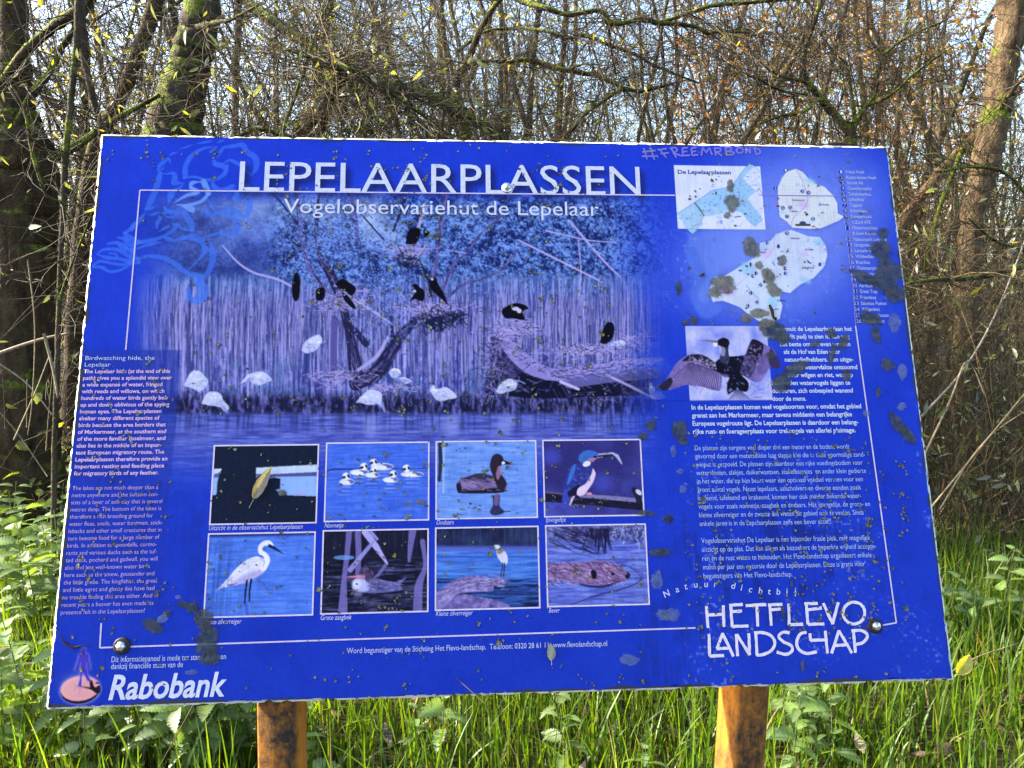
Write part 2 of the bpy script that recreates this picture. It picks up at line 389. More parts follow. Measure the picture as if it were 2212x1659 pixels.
for i in range(2300):                     # leaves hanging in front of the limbs
    if r_.random() < .5: x, y = r_.normal(700, 45), r_.normal(500, 45)
    else: x, y = r_.normal(850, 45), r_.normal(620, 70)
    a_ = r_.uniform(0, 3.14); L = r_.uniform(3, 8); k = r_.random()
    if y > 770 or x > 905 and y > 560: continue
    stroke(PX, [(x, y, 2.4), (x + L * math.cos(a_), y + L * math.sin(a_), 1)], (130, 168, 252) if k < .4 else ((84, 112, 214) if k < .75 else (22, 32, 84)), .75)
# fallen log, its dark underside, and roots
poly(PX, [(1060, 730), (1100, 720), (1130, 770), (1160, 800), (1120, 850), (1050, 850), (1062, 790)], (46, 46, 96), tex=(nC - .5) * 120)
poly(PX, [(1130, 806), (1230, 826), (1420, 800), (1430, 850), (1300, 858), (1170, 862), (1080, 850)], (18, 20, 46))
for i in range(700):
    x = r_.uniform(1045, 1430); y = r_.uniform(715, 866); a_ = r_.normal(.2, .7); L = r_.uniform(6, 24)
    if y < np.interp(x, [1045, 1100, 1160, 1240, 1430], [735, 715, 790, 815, 800]) or (x < 1075 and y < 800 and r_.random() < .6): continue
    stroke(PX, [(x, y, 2.4), (x + L * math.cos(a_), y + L * math.sin(a_), 1)], [(120, 116, 190), (76, 74, 142), (14, 16, 38)][r_.choice(3, p=[.28, .27, .45])], .7)
for i in range(240):
    x = r_.normal(1062, 14); y = r_.uniform(740, 860); stroke(PX, [(x, y, 2), (x + r_.normal(0, 12), y + r_.normal(0, 14), 1)], (150, 146, 222) if r_.random() < .5 else (40, 42, 92), .7)
stroke(PX, [(1085, 715, 30), (1110, 760, 34), (1150, 795, 34), (1200, 810, 28), (1270, 800, 20), (1350, 785, 16), (1430, 780, 14)], (140, 136, 214), .95, 6)
stroke(PX, [(1230, 830, 22), (1320, 815, 26), (1430, 806, 24)], (100, 100, 176), .9, 5)
stroke(PX, [(1330, 770, 8), (1385, 735, 8), (1430, 700, 5)], (88, 86, 170), .8); stroke(PX, [(1300, 806, 5), (1370, 840, 6), (1415, 864, 5)], BRL); stroke(PX, [(1212, 826, 7), (1250, 842, 6)], (190, 190, 245))
for i in range(420):
    t = r_.random(); x = 1070 + 360 * t; y = np.interp(x, [1070, 1110, 1200, 1430], [720, 770, 805, 790]) + r_.normal(0, 10); a_ = r_.normal(-.15, .5); L = r_.uniform(6, 22)
    stroke(PX, [(x, y, 1.6), (x + L * math.cos(a_), y + L * math.sin(a_), 1)], r_.choice([0, 1]) * np.array([130, 125, 170]) + np.array([40, 40, 84]), .7)
for cx, cy, rx, ry, n_ in ((735, 655, 58, 20, 170), (760, 630, 40, 20, 60), (935, 668, 62, 14, 170), (890, 540, 46, 10, 130), (880, 555, 34, 20, 60), (1112, 712, 55, 20, 230), (1275, 758, 85, 12, 240), (1370, 735, 40, 20, 80), (730, 815, 70, 18, 170), (845, 838, 60, 10, 80)):
    for i in range(n_):
        x = cx + r_.normal(0, .5) * rx; y = cy + r_.normal(0, .5) * ry; a_ = r_.normal(0, .7); L = r_.uniform(8, 26)
        stroke(PX, [(x - L / 2 * math.cos(a_), y - L / 2 * math.sin(a_), 1.3), (x + L / 2 * math.cos(a_), y + L / 2 * math.sin(a_), 1.3)], [(176, 172, 240), (140, 136, 214), (52, 50, 104)][r_.choice(3, p=[.5, .3, .2])], .85)
for x, y in ((945, 690), (960, 700), (930, 700), (985, 690), (880, 565)):
    for i in range(26):
        a_ = r_.uniform(0, 6.3); stroke(PX, [(x + r_.normal(0, 12), y + r_.normal(0, 12), 4), (x + r_.normal(0, 14), y + r_.normal(0, 14), 1)], (20, 28, 60), .7)
BK = (12, 12, 26)                         # cormorants
for pts in ([(636, 592), (644, 590), (650, 610), (646, 645), (636, 650), (630, 625)], [(682, 628), (690, 622), (702, 624), (703, 640), (696, 650), (684, 648)], [(724, 616), (736, 604), (750, 608), (770, 624), (760, 640), (744, 628)], [(738, 630), (752, 640), (764, 655), (770, 668), (758, 664), (744, 648)],
            [(884, 652), (896, 634), (894, 622), (890, 618), (898, 614), (908, 622), (916, 628), (918, 640), (914, 652), (898, 648)], [(928, 604), (938, 600), (944, 606), (950, 620), (960, 636), (966, 652), (970, 662), (960, 652), (946, 640), (932, 626)],
            [(876, 528), (880, 505), (890, 494), (906, 494), (908, 508), (898, 528)], [(914, 500), (922, 498), (928, 506), (918, 514)],
            [(1086, 668), (1100, 660), (1116, 656), (1134, 660), (1142, 668), (1130, 674), (1134, 692), (1112, 690), (1092, 688), (1084, 676)], [(1296, 742), (1302, 716), (1312, 698), (1324, 700), (1328, 712), (1324, 732), (1310, 744)]):
    poly(PX, pts, BK)
for x, y, rx, ry in ((896, 630, 3, 3), (934, 604, 3, 2.5), (1122, 673, 5, 5), (1114, 668, 8, 4)): ell(PX, x, y, rx, ry, (200, 200, 245))
WH, WS = (196, 208, 250), (128, 142, 222)  # spoonbills
for pts in ([(398, 834), (412, 806), (428, 800), (442, 812), (450, 822), (446, 836), (430, 846), (415, 838)], [(436, 872), (446, 852), (462, 846), (478, 852), (484, 866), (496, 880), (488, 890), (476, 880), (452, 876)],
            [(520, 830), (534, 812), (548, 806), (570, 804), (588, 820), (578, 826), (556, 834), (540, 824)], [(652, 758), (658, 742), (672, 730), (690, 724), (696, 736), (684, 756), (664, 764)],
            [(840, 806), (848, 797), (862, 798), (866, 810), (850, 818)], [(862, 818), (874, 816), (890, 824), (876, 830)],
            [(770, 870), (784, 854), (802, 842), (824, 850), (826, 868), (830, 886), (818, 874), (798, 876), (784, 872)], [(928, 838), (938, 832), (944, 842), (966, 838), (988, 858), (968, 864), (950, 868), (936, 856)],
            [(1072, 848), (1082, 830), (1098, 820), (1112, 822), (1118, 828), (1114, 842), (1096, 848), (1082, 852)], [(1402, 832), (1408, 828), (1412, 842), (1428, 848), (1440, 860), (1420, 864), (1404, 856)], [(1318, 742), (1345, 736), (1350, 746), (1322, 750)]):
    poly(PX, pts, WH, .95)
    q_ = np.array(pts, float); c_ = q_.mean(0)
    for k in range(26):
        e_ = c_ + (q_[r_.integers(len(q_))] - c_) * r_.uniform(.2, .85); stroke(PX, [(e_[0], e_[1], 2.2), (e_[0] + r_.normal(0, 6), e_[1] + r_.uniform(1, 5), 1)], WS if e_[1] > c_[1] - 4 else (255, 255, 255), .55)
    stroke(PX, [(c_[0] - 3, q_[:, 1].max() - 4, 1.6), (c_[0] - 4, q_[:, 1].max() + 14, 1)], (40, 42, 84), .8)
for p in ([(1113, 824, 6), (1122, 824, 3), (1135, 830, 3)], [(540, 818, 5), (528, 834, 4)], [(484, 880, 5), (492, 892, 4)], [(826, 872, 7), (832, 890, 5)], [(932, 834, 5), (926, 850, 3)], [(414, 846, 3), (412, 864, 2)], [(1098, 848, 3), (1096, 862, 2)], [(672, 760, 2), (672, 790, 2)], [(556, 832, 3), (560, 856, 2)], [(955, 866, 3), (955, 880, 2)]):
    stroke(PX, p, WS, .9)
for x in (975, 800, 1090): poly(PX, [(x - 14, 900), (x + 16, 900), (x + 12, 940), (x - 10, 940)], (150, 165, 240), .5, soft=4)
CLIP = None
# -- darker box behind the English text
p = rp(PX, [(188, 757), (393, 757)])
bx = sm(X, -1e3, -999) * (Y > 756) * (1 - sm(X + (Y - 757) * 0.075, 388, 394)) * (1 - sm(Y, 1290, 1360))
lay((36, 56, 168), bx * (0.62 - 0.3 * sm(Y, 760, 1340)) + 0 * bx)
# -- glow and water tints behind the maps
for cx, cy, rx, ry, am, c in ((1720, 470, 190, 160, .85, (122, 148, 246)), (1640, 590, 180, 130, .75, (120, 146, 246)), (1800, 420, 120, 90, .45, (100, 128, 240)), (1840, 700, 120, 100, .22, (90, 118, 236))):
    a_ = np.exp(-(((X - cx) / rx) ** 2 + ((Y - cy) / ry) ** 2) ** 1.4) * am; lay(c, a_)
poly(PX, [(1490, 505), (1520, 560), (1545, 600), (1530, 640), (1560, 668), (1520, 690), (1490, 640), (1500, 600), (1480, 550)], (84, 122, 232), .7, soft=2)
poly(Z4, [(240, 830), (340, 1010), (400, 1180), (330, 1380), (420, 1420), (480, 1200), (700, 1100), (840, 1000), (700, 820), (420, 800)], (112, 148, 246), .5, soft=3)
# -- heron-like heraldic bird drawn in bands of light blue
EC = (62, 118, 246)
for pts in ([(898, 192, 4), (960, 178, 20), (1020, 150, 2)], [(1045, 150, 4), (1120, 136, 22), (1187, 124, 8)], [(1215, 143, 2), (1260, 128, 20), (1300, 110, 2)], [(805, 255, 2), (840, 234, 22), (890, 218, 2)],
            [(712, 385, 6), (725, 345, 34), (770, 300, 40), (805, 278, 24), (824, 325, 4)], [(775, 348, 2), (745, 372, 16), (712, 386, 6)],
            [(735, 400, 30), (722, 450, 52), (690, 560, 52), (650, 650, 56), (608, 722, 24)], [(720, 404, 6), (790, 410, 14), (850, 405, 30), (862, 450, 50), (858, 490, 48), (940, 488, 4)], [(938, 490, 6), (900, 535, 26), (850, 548, 16), (828, 590, 64), (806, 660, 12)],
            [(600, 722, 10), (650, 712, 30), (695, 690, 4)], [(630, 770, 6), (690, 758, 26), (742, 738, 3)],
            [(1228, 172, 4), (1110, 190, 26), (1010, 250, 40), (955, 340, 44), (950, 420, 46), (938, 458, 6)], [(935, 445, 16), (1030, 436, 22), (1130, 462, 30), (1230, 452, 34), (1300, 400, 40), (1290, 345, 46), (1215, 325, 50), (1200, 285, 24), (1212, 268, 3)], [(1228, 174, 8), (1180, 215, 30), (1158, 215, 3)],
            [(1225, 280, 2), (1262, 215, 30), (1290, 180, 28), (1370, 170, 36), (1450, 158, 48), (1490, 220, 50), (1560, 270, 56), (1570, 350, 50), (1530, 430, 6)], [(1280, 320, 4), (1340, 292, 26), (1420, 330, 34), (1480, 380, 22), (1530, 432, 4)], [(1320, 305, 4), (1318, 350, 16), (1300, 400, 4)],
            [(1190, 485, 22), (1205, 525, 46), (1270, 545, 24), (1360, 520, 40), (1365, 512, 4)], [(1290, 560, 4), (1370, 550, 22), (1400, 590, 40), (1378, 630, 40), (1440, 650, 16), (1500, 630, 40), (1510, 580, 60), (1480, 520, 60)], [(1510, 660, 50), (1510, 720, 60), (1470, 780, 40), (1400, 740, 44), (1330, 712, 40), (1260, 760, 24), (1220, 760, 6)], [(1135, 630, 2), (1190, 700, 26), (1225, 760, 10)], [(1125, 715, 14), (1150, 760, 50), (1180, 790, 10)], [(1180, 775, 20), (1250, 745, 26), (1340, 770, 44), (1390, 810, 44), (1410, 860, 50), (1400, 920, 30), (1380, 945, 8)], [(1395, 925, 36), (1270, 925, 28), (1170, 945, 22), (1090, 965, 3)],
            [(1085, 968, 6), (1030, 940, 22), (940, 965, 26), (860, 990, 24), (800, 975, 46), (770, 960, 10)], [(890, 998, 4), (960, 968, 26), (1030, 975, 40), (1105, 1010, 56), (1120, 1080, 44), (1060, 1170, 22), (945, 1278, 3)], [(1165, 1000, 4), (1190, 1080, 50), (1190, 1170, 54), (1150, 1270, 44), (1070, 1360, 24)], [(530, 1150, 30), (640, 1128, 30), (760, 1140, 40), (860, 1190, 44), (960, 1270, 40), (1070, 1300, 50), (1080, 1350, 40)], [(1050, 1350, 60), (1110, 1420, 100), (1090, 1500, 80), (1000, 1500, 50), (980, 1420, 40)],
            [(705, 895, 6), (712, 830, 40), (760, 760, 34), (820, 740, 4)], [(765, 690, 10), (790, 730, 34), (850, 740, 36), (915, 705, 4)], [(740, 760, 4), (830, 790, 26), (920, 740, 40), (990, 820, 60), (1010, 880, 50), (1010, 920, 6)], [(1010, 905, 20), (930, 890, 26), (880, 850, 22), (800, 870, 30), (720, 915, 4)], [(880, 850, 30), (840, 905, 30), (740, 965, 30), (600, 1000, 40), (500, 1010, 20)],
            [(610, 745, 6), (560, 800, 34), (500, 870, 44), (420, 930, 22)], [(530, 830, 10), (500, 860, 40), (490, 910, 10)], [(420, 920, 24), (460, 960, 50), (560, 1010, 34)], [(355, 965, 8), (420, 975, 36), (480, 1030, 40), (560, 1010, 16)], [(275, 1020, 20), (350, 1010, 30), (420, 1030, 30), (450, 1060, 20)], [(360, 1020, 4), (400, 1050, 30), (500, 1080, 40)], [(740, 1005, 8), (660, 1020, 30), (560, 1050, 20), (500, 1070, 10)],
            [(185, 1110, 10), (240, 1070, 24), (360, 1070, 34), (440, 1110, 40), (490, 1160, 30)], [(190, 1115, 10), (280, 1140, 34), (380, 1150, 30), (480, 1180, 40)], [(290, 1100, 14), (350, 1110, 20), (360, 1140, 10)], [(150, 1210, 20), (210, 1170, 24), (320, 1190, 26), (420, 1200, 26), (500, 1170, 20)], [(150, 1220, 20), (230, 1225, 30), (290, 1260, 24), (380, 1250, 24), (480, 1200, 16), (550, 1180, 30)], [(500, 1060, 40), (500, 1120, 50), (540, 1160, 20)]):
    stroke(Z1, pts, EC, .68, 5)
for pts in ([(1000, 540, 14), (1010, 490, 40), (1080, 480, 10), (1110, 480, 50), (1150, 570, 50), (1160, 590, 20)], [(1000, 530, 30), (1060, 570, 40), (960, 600, 30), (845, 668, 3)], [(1150, 590, 30), (1090, 650, 30), (980, 680, 24), (870, 680, 4)], [(930, 690, 16), (1000, 715, 60), (1020, 745, 10)]):
    stroke(Z1, pts, (112, 160, 250), .85, 5)

# ---- lettering: built as flat text geometry, each line fitted between its two measured ends
TXT = []
def line(grp, text, z, x0, y0, x1, size=None, shear=0, bold=0, top=None, v=None, u=None):
    a = zu(z, x0, y0); b = zu(z, x1, y0 if top is None else y0)
    TXT.append(dict(g=grp, t=text, u0=(u if u is not None else a[0]), u1=b[0], v=(v if v is not None else a[1]), s=size, sh=shear, b=bold))
def para(grp, z0, first, z1, last, lines, size_k, bold=-.006):     # first/last: left end of the first and last baseline
    a, b = zu(z0, *first), zu(z1, *last); n = len(lines); lead = (b[1] - a[1]) / max(n - 1, 1)
    for i, (t, z, xr, yr) in enumerate(lines):
        TXT.append(dict(g=grp, t=t, u0=(a[0] + b[0]) / 2, u1=zu(z, xr, yr)[0], v=a[1] + lead * i, s=lead * size_k, sh=0, b=bold))
ta = zu(PX, 516, 416); tb = zu(PX, 1384, 423)
TXT.append(dict(g='headline', t='LEPELAARPLASSEN', u0=ta[0], u1=tb[0], v=(ta[1] + tb[1]) / 2 - .0005, s=(ta[1] - zu(PX, 516, 348)[1]) / .727, sh=0, b=.0))
sa = zu(PX, 613, 462); sb = zu(PX, 1294, 467)
TXT.append(dict(g='subtitle', t='Vogelobservatiehut de Lepelaar', u0=sa[0], u1=sb[0], v=(sa[1] + sb[1]) / 2, s=.0405, sh=0, b=.0))
para('english_heading', ZL1, (418, 206), ZL1, (410, 284), [('Birdwatching hide, the', ZL1, 1240, 200), ('Lepelaar', ZL1, 716, 283)], .92)
para('english_intro', ZL1, (402, 362), ZL1, (280, 1575), [(t, ZL1, x, y) for t, x, y in (
    ('The Lepelaar hide (at the end of this', 1425, 354), ('path) gives you a splendid view over', 1445, 434), ('a wide expanse of water, fringed', 1333, 513), ('with reeds and willows, on which', 1357, 590), ('hundreds of water birds gently bob', 1395, 671), ('up and down oblivious of the spying', 1414, 752), ('human eyes. The Lepelaarplassen', 1322, 829), ('shelter many different species of', 1300, 911), ('birds because the area borders that', 1372, 990), ('of Markermeer, at the southern end', 1378, 1070), ('of the more familiar IJsselmeer, and', 1370, 1152), ('also lies in the middle of an impor-', 1322, 1232), ('tant European migratory route. The', 1355, 1312), ('Lepelaarplassen therefore provide an', 1393, 1394), ('important resting and feeding place', 1355, 1478), ('for migratory birds of any feather.', 1290, 1560))], .82, .022)
para('english_text', ZL2, (245, 222), ZL2, (120, 1575), [(t, ZL2, x, y) for t, x, y in (
    ('The lakes are not much deeper than a', 1178, 205), ('metre anywhere and the bottom con-', 1180, 277), ('sists of a layer of soft clay that is several', 1222, 355), ('metres deep. The bottom of the lakes is', 1212, 432), ('therefore a rich breeding ground for', 1122, 512), ('water fleas, snails, water boatmen, stick-', 1226, 590), ('lebacks and other small creatures that in', 1215, 664), ('turn become food for a large number of', 1192, 742), ('birds. In addition to spoonbills, cormo-', 1165, 826), ('rants and various ducks such as the tuf-', 1166, 903), ('ted duck, pochard and gadwall, you will', 1172, 978), ('also find less well-known water birds', 1087, 1066), ('here such as the smew, goosander and', 1137, 1142), ('the little grebe. The kingfisher, the great', 1172, 1222), ('and little egret and glossy ibis have had', 1138, 1303), ('no trouble finding this area either. And in', 1175, 1382), ('recent years a beaver has even made its', 1127, 1465), ('presence felt in the Lepelaarplassen!', 1035, 1550))], .84)
a0, a1 = zu(ZR3, 1022, 166), zu(ZR3, 997, 759)
for i, (t, xl, xr) in enumerate((('er vanuit de Lepelaarhut (aan het', 1022, 1670), ('einde van dit pad) te zien is, kan nog', 936, 1650), ('het beste omschreven worden', 1060, 1657), ('als de Hof van Eden voor', 1092, 1572), ('natuurliefhebbers. Een uitge-', 1101, 1683), ('strekte watervlakte omzoomd', 1115, 1717), ('door wilgen en riet, waarop', 1125, 1680), ('honderden watervogels liggen te', 990, 1657), ('dobberen, zich onbespied wanend', 995, 1680), ('door de mens.', 997, 1283))):
    yy = 166 + 66 * i; TXT.append(dict(g='dutch_intro', t=t, u0=zu(ZR3, xl, yy)[0], u1=zu(ZR3, xr, yy)[0], v=a0[1] + (a1[1] - a0[1]) * i / 9, s=.0118, sh=0, b=.022))
para('dutch_intro', ZR3, (309, 832), ZR3, (325, 1038), [(t, ZR3, x, y) for t, x, y in (('In de Lepelaarplassen komen veel vogelsoorten voor, omdat het gebied', 1750, 825), ('grenst aan het Markermeer, maar tevens middenin een belangrijke', 1672, 893), ('Europese vogelroute ligt. De Lepelaarplassen is daardoor een belang-', 1725, 962), ('rijke rust- en foerageerplaats voor trekvogels van allerlei pluimage.', 1702, 1030))], .82, .022)
para('dutch_text', ZR3, (336, 1178), ZR4, (350, 828), [('De plassen zijn nergens veel dieper dan een meter en de bodem wordt', ZR3, 1650, 1168), ('gevormd door een metersdikke laag slappe klei die in deze voormalige zand-', ZR3, 1782, 1237), ('winput is gespoeld. De plassen zijn daardoor een rijke voedingsbodem voor', ZR3, 1762, 1306), ('watervlooien, slakjes, duikerwantsen, stekelbaarsjes  en ander klein gedierte', ZR3, 1792, 1377), ('in het water, die op h\u00f9n beurt weer een optimaal voedsel vormen voor een', ZR3, 1765, 1446), ('groot aantal vogels. Naast lepelaars, aalscholvers en diverse eenden zoals', ZR3, 1747, 1518), ('kuifeend, tafeleend en krakeend, komen hier ook minder bekende water-', ZR3, 1752, 1588), ('vogels voor zoals nonnetje, zaagbek en dodaars. Het ijsvogeltje, de grote- en', ZR4, 1830, 664), ('kleine zilverreiger en de zwarte ibis weten dit gebied ook te vinden. Sinds', ZR4, 1775, 737), ('enkele jaren is in de Lepelaarplassen zelfs een bever actief!', ZR4, 1490, 815)], .86)
para('dutch_text', ZR4, (360, 978), ZR4, (383, 1285), [(t, ZR4, x, y) for t, x, y in (('Vogelobservatiehut De Lepelaar is een bijzonder fraaie plek, met magnifiek', 1832, 960), ('uitzicht op de plas. Dat kan alleen als bezoekers de beperkte vrijheid accepte-', 1885, 1035), ('ren en de rust weten te behouden. Het Flevo-landschap organiseert enkele', 1845, 1108), ('malen per jaar een excursie door de Lepelaarplassen. Deze is gratis voor', 1788, 1187), ('begunstigers van Het Flevo-landschap.', 1155, 1270))], .86)
LIST = [('1', 1573, 290, 'Friese Hoek', 1613, 1775), ('2', 1577, 338, 'Rotterdamse Hoek', 1618, 1880), ('3', 1585, 385, 'Strook A6', 1624, 1763), ('4', 1590, 434, 'Casteleynsplas', 1630, 1837), ('5', 1595, 483, 'Tollebekerbos.', 1635, 1836), ('6', 1600, 531, 'Urkerbos', 1641, 1770), ('7', 1606, 580, 'Toppad', 1648, 1752), ('8', 1612, 629, 'Schokland', 1653, 1800), ('9', 1618, 679, 'Kamperhoek', 1658, 1840), ('10', 1624, 728, "'t Zand A72", 1668, 1829), ('11', 1629, 778, 'Observatorium', 1670, 1886), ('', 1635, 827, 'Robert Morris', 1676, 1873), ('12', 1641, 877, 'Natuurpark Lelystad', 1682, 1968), ('13', 1648, 926, 'Greppelveld', 1688, 1860), ('14', 1653, 977, 'Larserbos', 1694, 1832), ('15', 1660, 1027, 'Wildwallen', 1699, 1860), ('16', 1665, 1078, 'Knarbos', 1705, 1823), ('17', 1673, 1128, 'Oolevaarplas', 1712, 1898), ('18', 1680, 1179, 'Reigerplas', 1718, 1866), ('19', 1685, 1230, 'Wagenreservaat', 1725, 1962), ('20', 1690, 1281, 'Aardzee', 1731, 1847), ('21', 1694, 1332, 'Grote Trap', 1736, 1888), ('22', 1701, 1384, 'Priembos', 1742, 1878), ('23', 1706, 1436, 'Stichtse Putten', 1748, 1968), ('24', 1712, 1487, 'Wilgenbos', 1753, 1910), ('25', 1719, 1539, 'Lepelaarplassen', 1760, 1990), ('26', 1728, 1591, 'Pampushout', 1768, 1952)]
for nmb, cx, cy, t, xl, xr in LIST:
    p = zu(Z4, cx, cy); v = p[1] + .0032
    if nmb:
        ell(Z4, cx, cy, 20, 20, (16, 36, 140), .9); TXT.append(dict(g='place_list', t=nmb, u0=p[0] - .0022 * len(nmb), u1=p[0] + .0022 * len(nmb), v=v, s=.0098, sh=0, b=0))
    TXT.append(dict(g='place_list', t=t, u0=zu(Z4, xl, cy)[0], u1=zu(Z4, xr, cy)[0], v=v, s=.0100, sh=0, b=.006))
for t, z, x, y, xr in (('Uitzicht in de observatiehut Lepelaarplassen', ZP7, 157, 806, 922), ('Nonnetje', ZP7, 1100, 786, 1255), ('Grote zilverreiger', ZP7, 118, 1574, 424), ('Grote zaagbek', ZP7, 1070, 1540, 1322), ('Dodaars', ZP8, 85, 762, 227), ('IJsvogeltje', ZP8, 977, 742, 1140), ('Kleine zilverreiger', ZP8, 81, 1507, 382), ('Bever', ZP8, 1003, 1482, 1093)):
    line('caption', t, z, x, y, xr, .0112, .22)
line('footer', 'Word begunstiger van de Stichting Het Flevo-landschap.  Telefoon: 0320 28 61 11  www.flevolandschap.nl', PX, 751, 1412, 751, .0125)
TXT[-1]['u1'] = zu(PX, 1313, 1397)[0]
line('sponsor_text', 'Dit informatiepaneel is mede tot stand gekomen', ZB5, 648, 680, 648, .0128); TXT[-1]['u1'] = zu(ZB5, 1645, 643)[0]
line('sponsor_text', 'dankzij financi\u00eble steun van de', ZB5, 644, 740, 644, .0128); TXT[-1]['u1'] = zu(ZB5, 1270, 718)[0]
line('sponsor_name', 'Rabobank', ZB5, 622, 1003, 622, .0525, .2, .022); TXT[-1]['u1'] = zu(ZB5, 1645, 975)[0]
line('map_title', 'De Lepelaarplassen', Z4, 152, 305, 152, .0118, 0, .016); TXT[-1]['u1'] = zu(Z4, 613, 308)[0]
for t, x, y, xr in (('Emmeloord', 1148, 543, 1255), ('Lelystad', 820, 997, 915), ('Almere', 516, 1345, 605), ('Dronten', 1263, 974, 1335), ('Zeewolde', 1020, 1418, 1090), ('Swifterbant', 1135, 876, 1215), ('Biddinghuizen', 1235, 1132, 1335), ('Tollebeek', 1128, 640, 1196), ('Marknesse', 1385, 582, 1468)):
    line('map_names', t, Z4, x, y, xr, .0062)
MN = [('1', 1091, 276), ('2', 1001, 433), ('3', 1237, 458), ('4', 1292, 470), ('5', 1131, 600), ('6', 1067, 603), ('7', 1103, 677), ('8', 1331, 699), ('9', 1103, 823), ('10', 929, 906), ('11', 1028, 938), ('12', 1032, 1043), ('13', 1391, 1095), ('14', 1086, 1130), ('15', 1089, 1173), ('16', 985, 1195), ('17', 834, 1171), ('18', 806, 1195), ('19', 910, 1243), ('20', 876, 1274), ('21', 789, 1344), ('22', 843, 1423), ('23', 765, 1456), ('24', 600, 1212), ('25', 521, 1212), ('26', 440, 1325)]
for nmb, cx, cy in MN:
    p = zu(Z4, cx, cy); TXT.append(dict(g='map_numbers', t=nmb, u0=p[0] - .0019 * len(nmb), u1=p[0] + .0019 * len(nmb), v=p[1] + .0026, s=.0080, sh=0, b=0))
for ch, x, y, rot in (('N', 145, 268, 25), ('a', 215, 238, 16), ('t', 275, 218, 12), ('u', 340, 206, 5), ('u', 410, 203, 0), ('r', 478, 202, -4), ('d', 597, 214, -14), ('i', 657, 228, -12), ('c', 720, 240, -10), ('h', 790, 250, -6), ('t', 852, 254, -4), ('b', 915, 256, -2), ('i', 977, 254, 0), ('j', 1035, 252, 2)):
    p = zu(ZB6, x, y); TXT.append(dict(g='slogan', t=ch, u0=p[0], u1=None, v=p[1], s=.0155, sh=.12, b=.004, rot=rot))

objs = []
for d in TXT:
    c = bpy.data.curves.new('t', 'FONT'); c.body = d['t']; c.size = 1.0; c.resolution_u = 3; c.offset = d['b']; c.shear = d['sh']
    o = bpy.data.objects.new('t', c); COL.objects.link(o); objs.append(o)
bpy.context.view_layer.update(); dg = bpy.context.evaluated_depsgraph_get()
GEO = {}; title_tris = None
for d, o in zip(TXT, objs):
    me = bpy.data.meshes.new_from_object(o.evaluated_get(dg))
    me.calc_loop_triangles()
    n = len(me.vertices); v = np.zeros(n * 3, np.float32); me.vertices.foreach_get('co', v); v = v.reshape(-1, 3)[:, :2].astype(float)
    t = np.zeros(len(me.loop_triangles) * 3, np.int32); me.loop_triangles.foreach_get('vertices', t); t = t.reshape(-1, 3)
    bpy.data.meshes.remove(me)
    if d['u1'] is not None:
        x0, x1 = v[:, 0].min(), v[:, 0].max(); sx = (d['u1'] - d['u0']) / (x1 - x0); v[:, 0] = (v[:, 0] - x0) * sx; v[:, 1] *= d['s']
    else:
        v[:, 0] -= v[:, 0].mean(); v *= d['s']; r = math.radians(d['rot']); v = v @ np.array([[math.cos(r), math.sin(r)], [-math.sin(r), math.cos(r)]])
    uvp = np.column_stack([d['u0'] + v[:, 0], d['v'] - v[:, 1]])
    GEO.setdefault(d['g'], []).append((uvp, t))
    if d['g'] == 'headline': title_tris = uvp[t] / RES
for o in objs:
    c = o.data; bpy.data.objects.remove(o); bpy.data.curves.remove(c)
# printed drop shadow under the headline
cov = np.zeros(SH, np.float32)
for tri in title_tris:
    x0, y0 = np.floor(tri.min(0)).astype(int); x1, y1 = np.ceil(tri.max(0)).astype(int) + 1
    gx = np.arange(x0, x1)[None]; gy = np.arange(y0, y1)[:, None]; s = []
    for i in range(3):
        ax, ay = tri[i]; bx_, by_ = tri[(i + 1) % 3]; s.append((bx_ - ax) * (gy - ay) - (by_ - ay) * (gx - ax))
    ins = ((s[0] >= 0) & (s[1] >= 0) & (s[2] >= 0)) | ((s[0] <= 0) & (s[1] <= 0) & (s[2] <= 0))
    cov[y0:y1, x0:x1] = np.maximum(cov[y0:y1, x0:x1], ins)
y0, y1, x0, x1 = 20, 190, 200, 1160
sub = blur(cov[y0:y1, x0:x1], 5); sub = np.roll(np.roll(sub, 9, 0), 8, 1)
lay((26, 32, 84), sub * 1.0, (slice(y0, y1), slice(x0, x1)))

# ---- pictures of the board
def quad_uv(z, q):
    p = np.array([zu(z, *c) for c in q]); return (p[0, 0] + p[3, 0]) / 2, (p[0, 1] + p[1, 1]) / 2, (p[1, 0] + p[2, 0]) / 2, (p[2, 1] + p[3, 1]) / 2
PICS = {}
def begin(name, z, q, col, cap=True):
    global CLIP
    u0, v0, u1, v1 = quad_uv(z, q); PICS[name] = (u0, v0, u1, v1)
    CLIP = ((uu >= u0) & (uu <= u1) & (vv >= v0) & (vv <= v1)).astype(np.float32); lay(col, CLIP)
def texture(n_, lo, hi, a=1.0, m=None):
    f = np.clip(n_, 0, 1)[..., None]; c = np.asarray(lo) * (1 - f) + np.asarray(hi) * f; aa = CLIP * a * (1 if m is None else m); global art
    art = (art * (1 - aa[..., None]) + c * aa[..., None]).astype(np.float32)
K7 = lambda x, y: None
ZI = lambda z: None
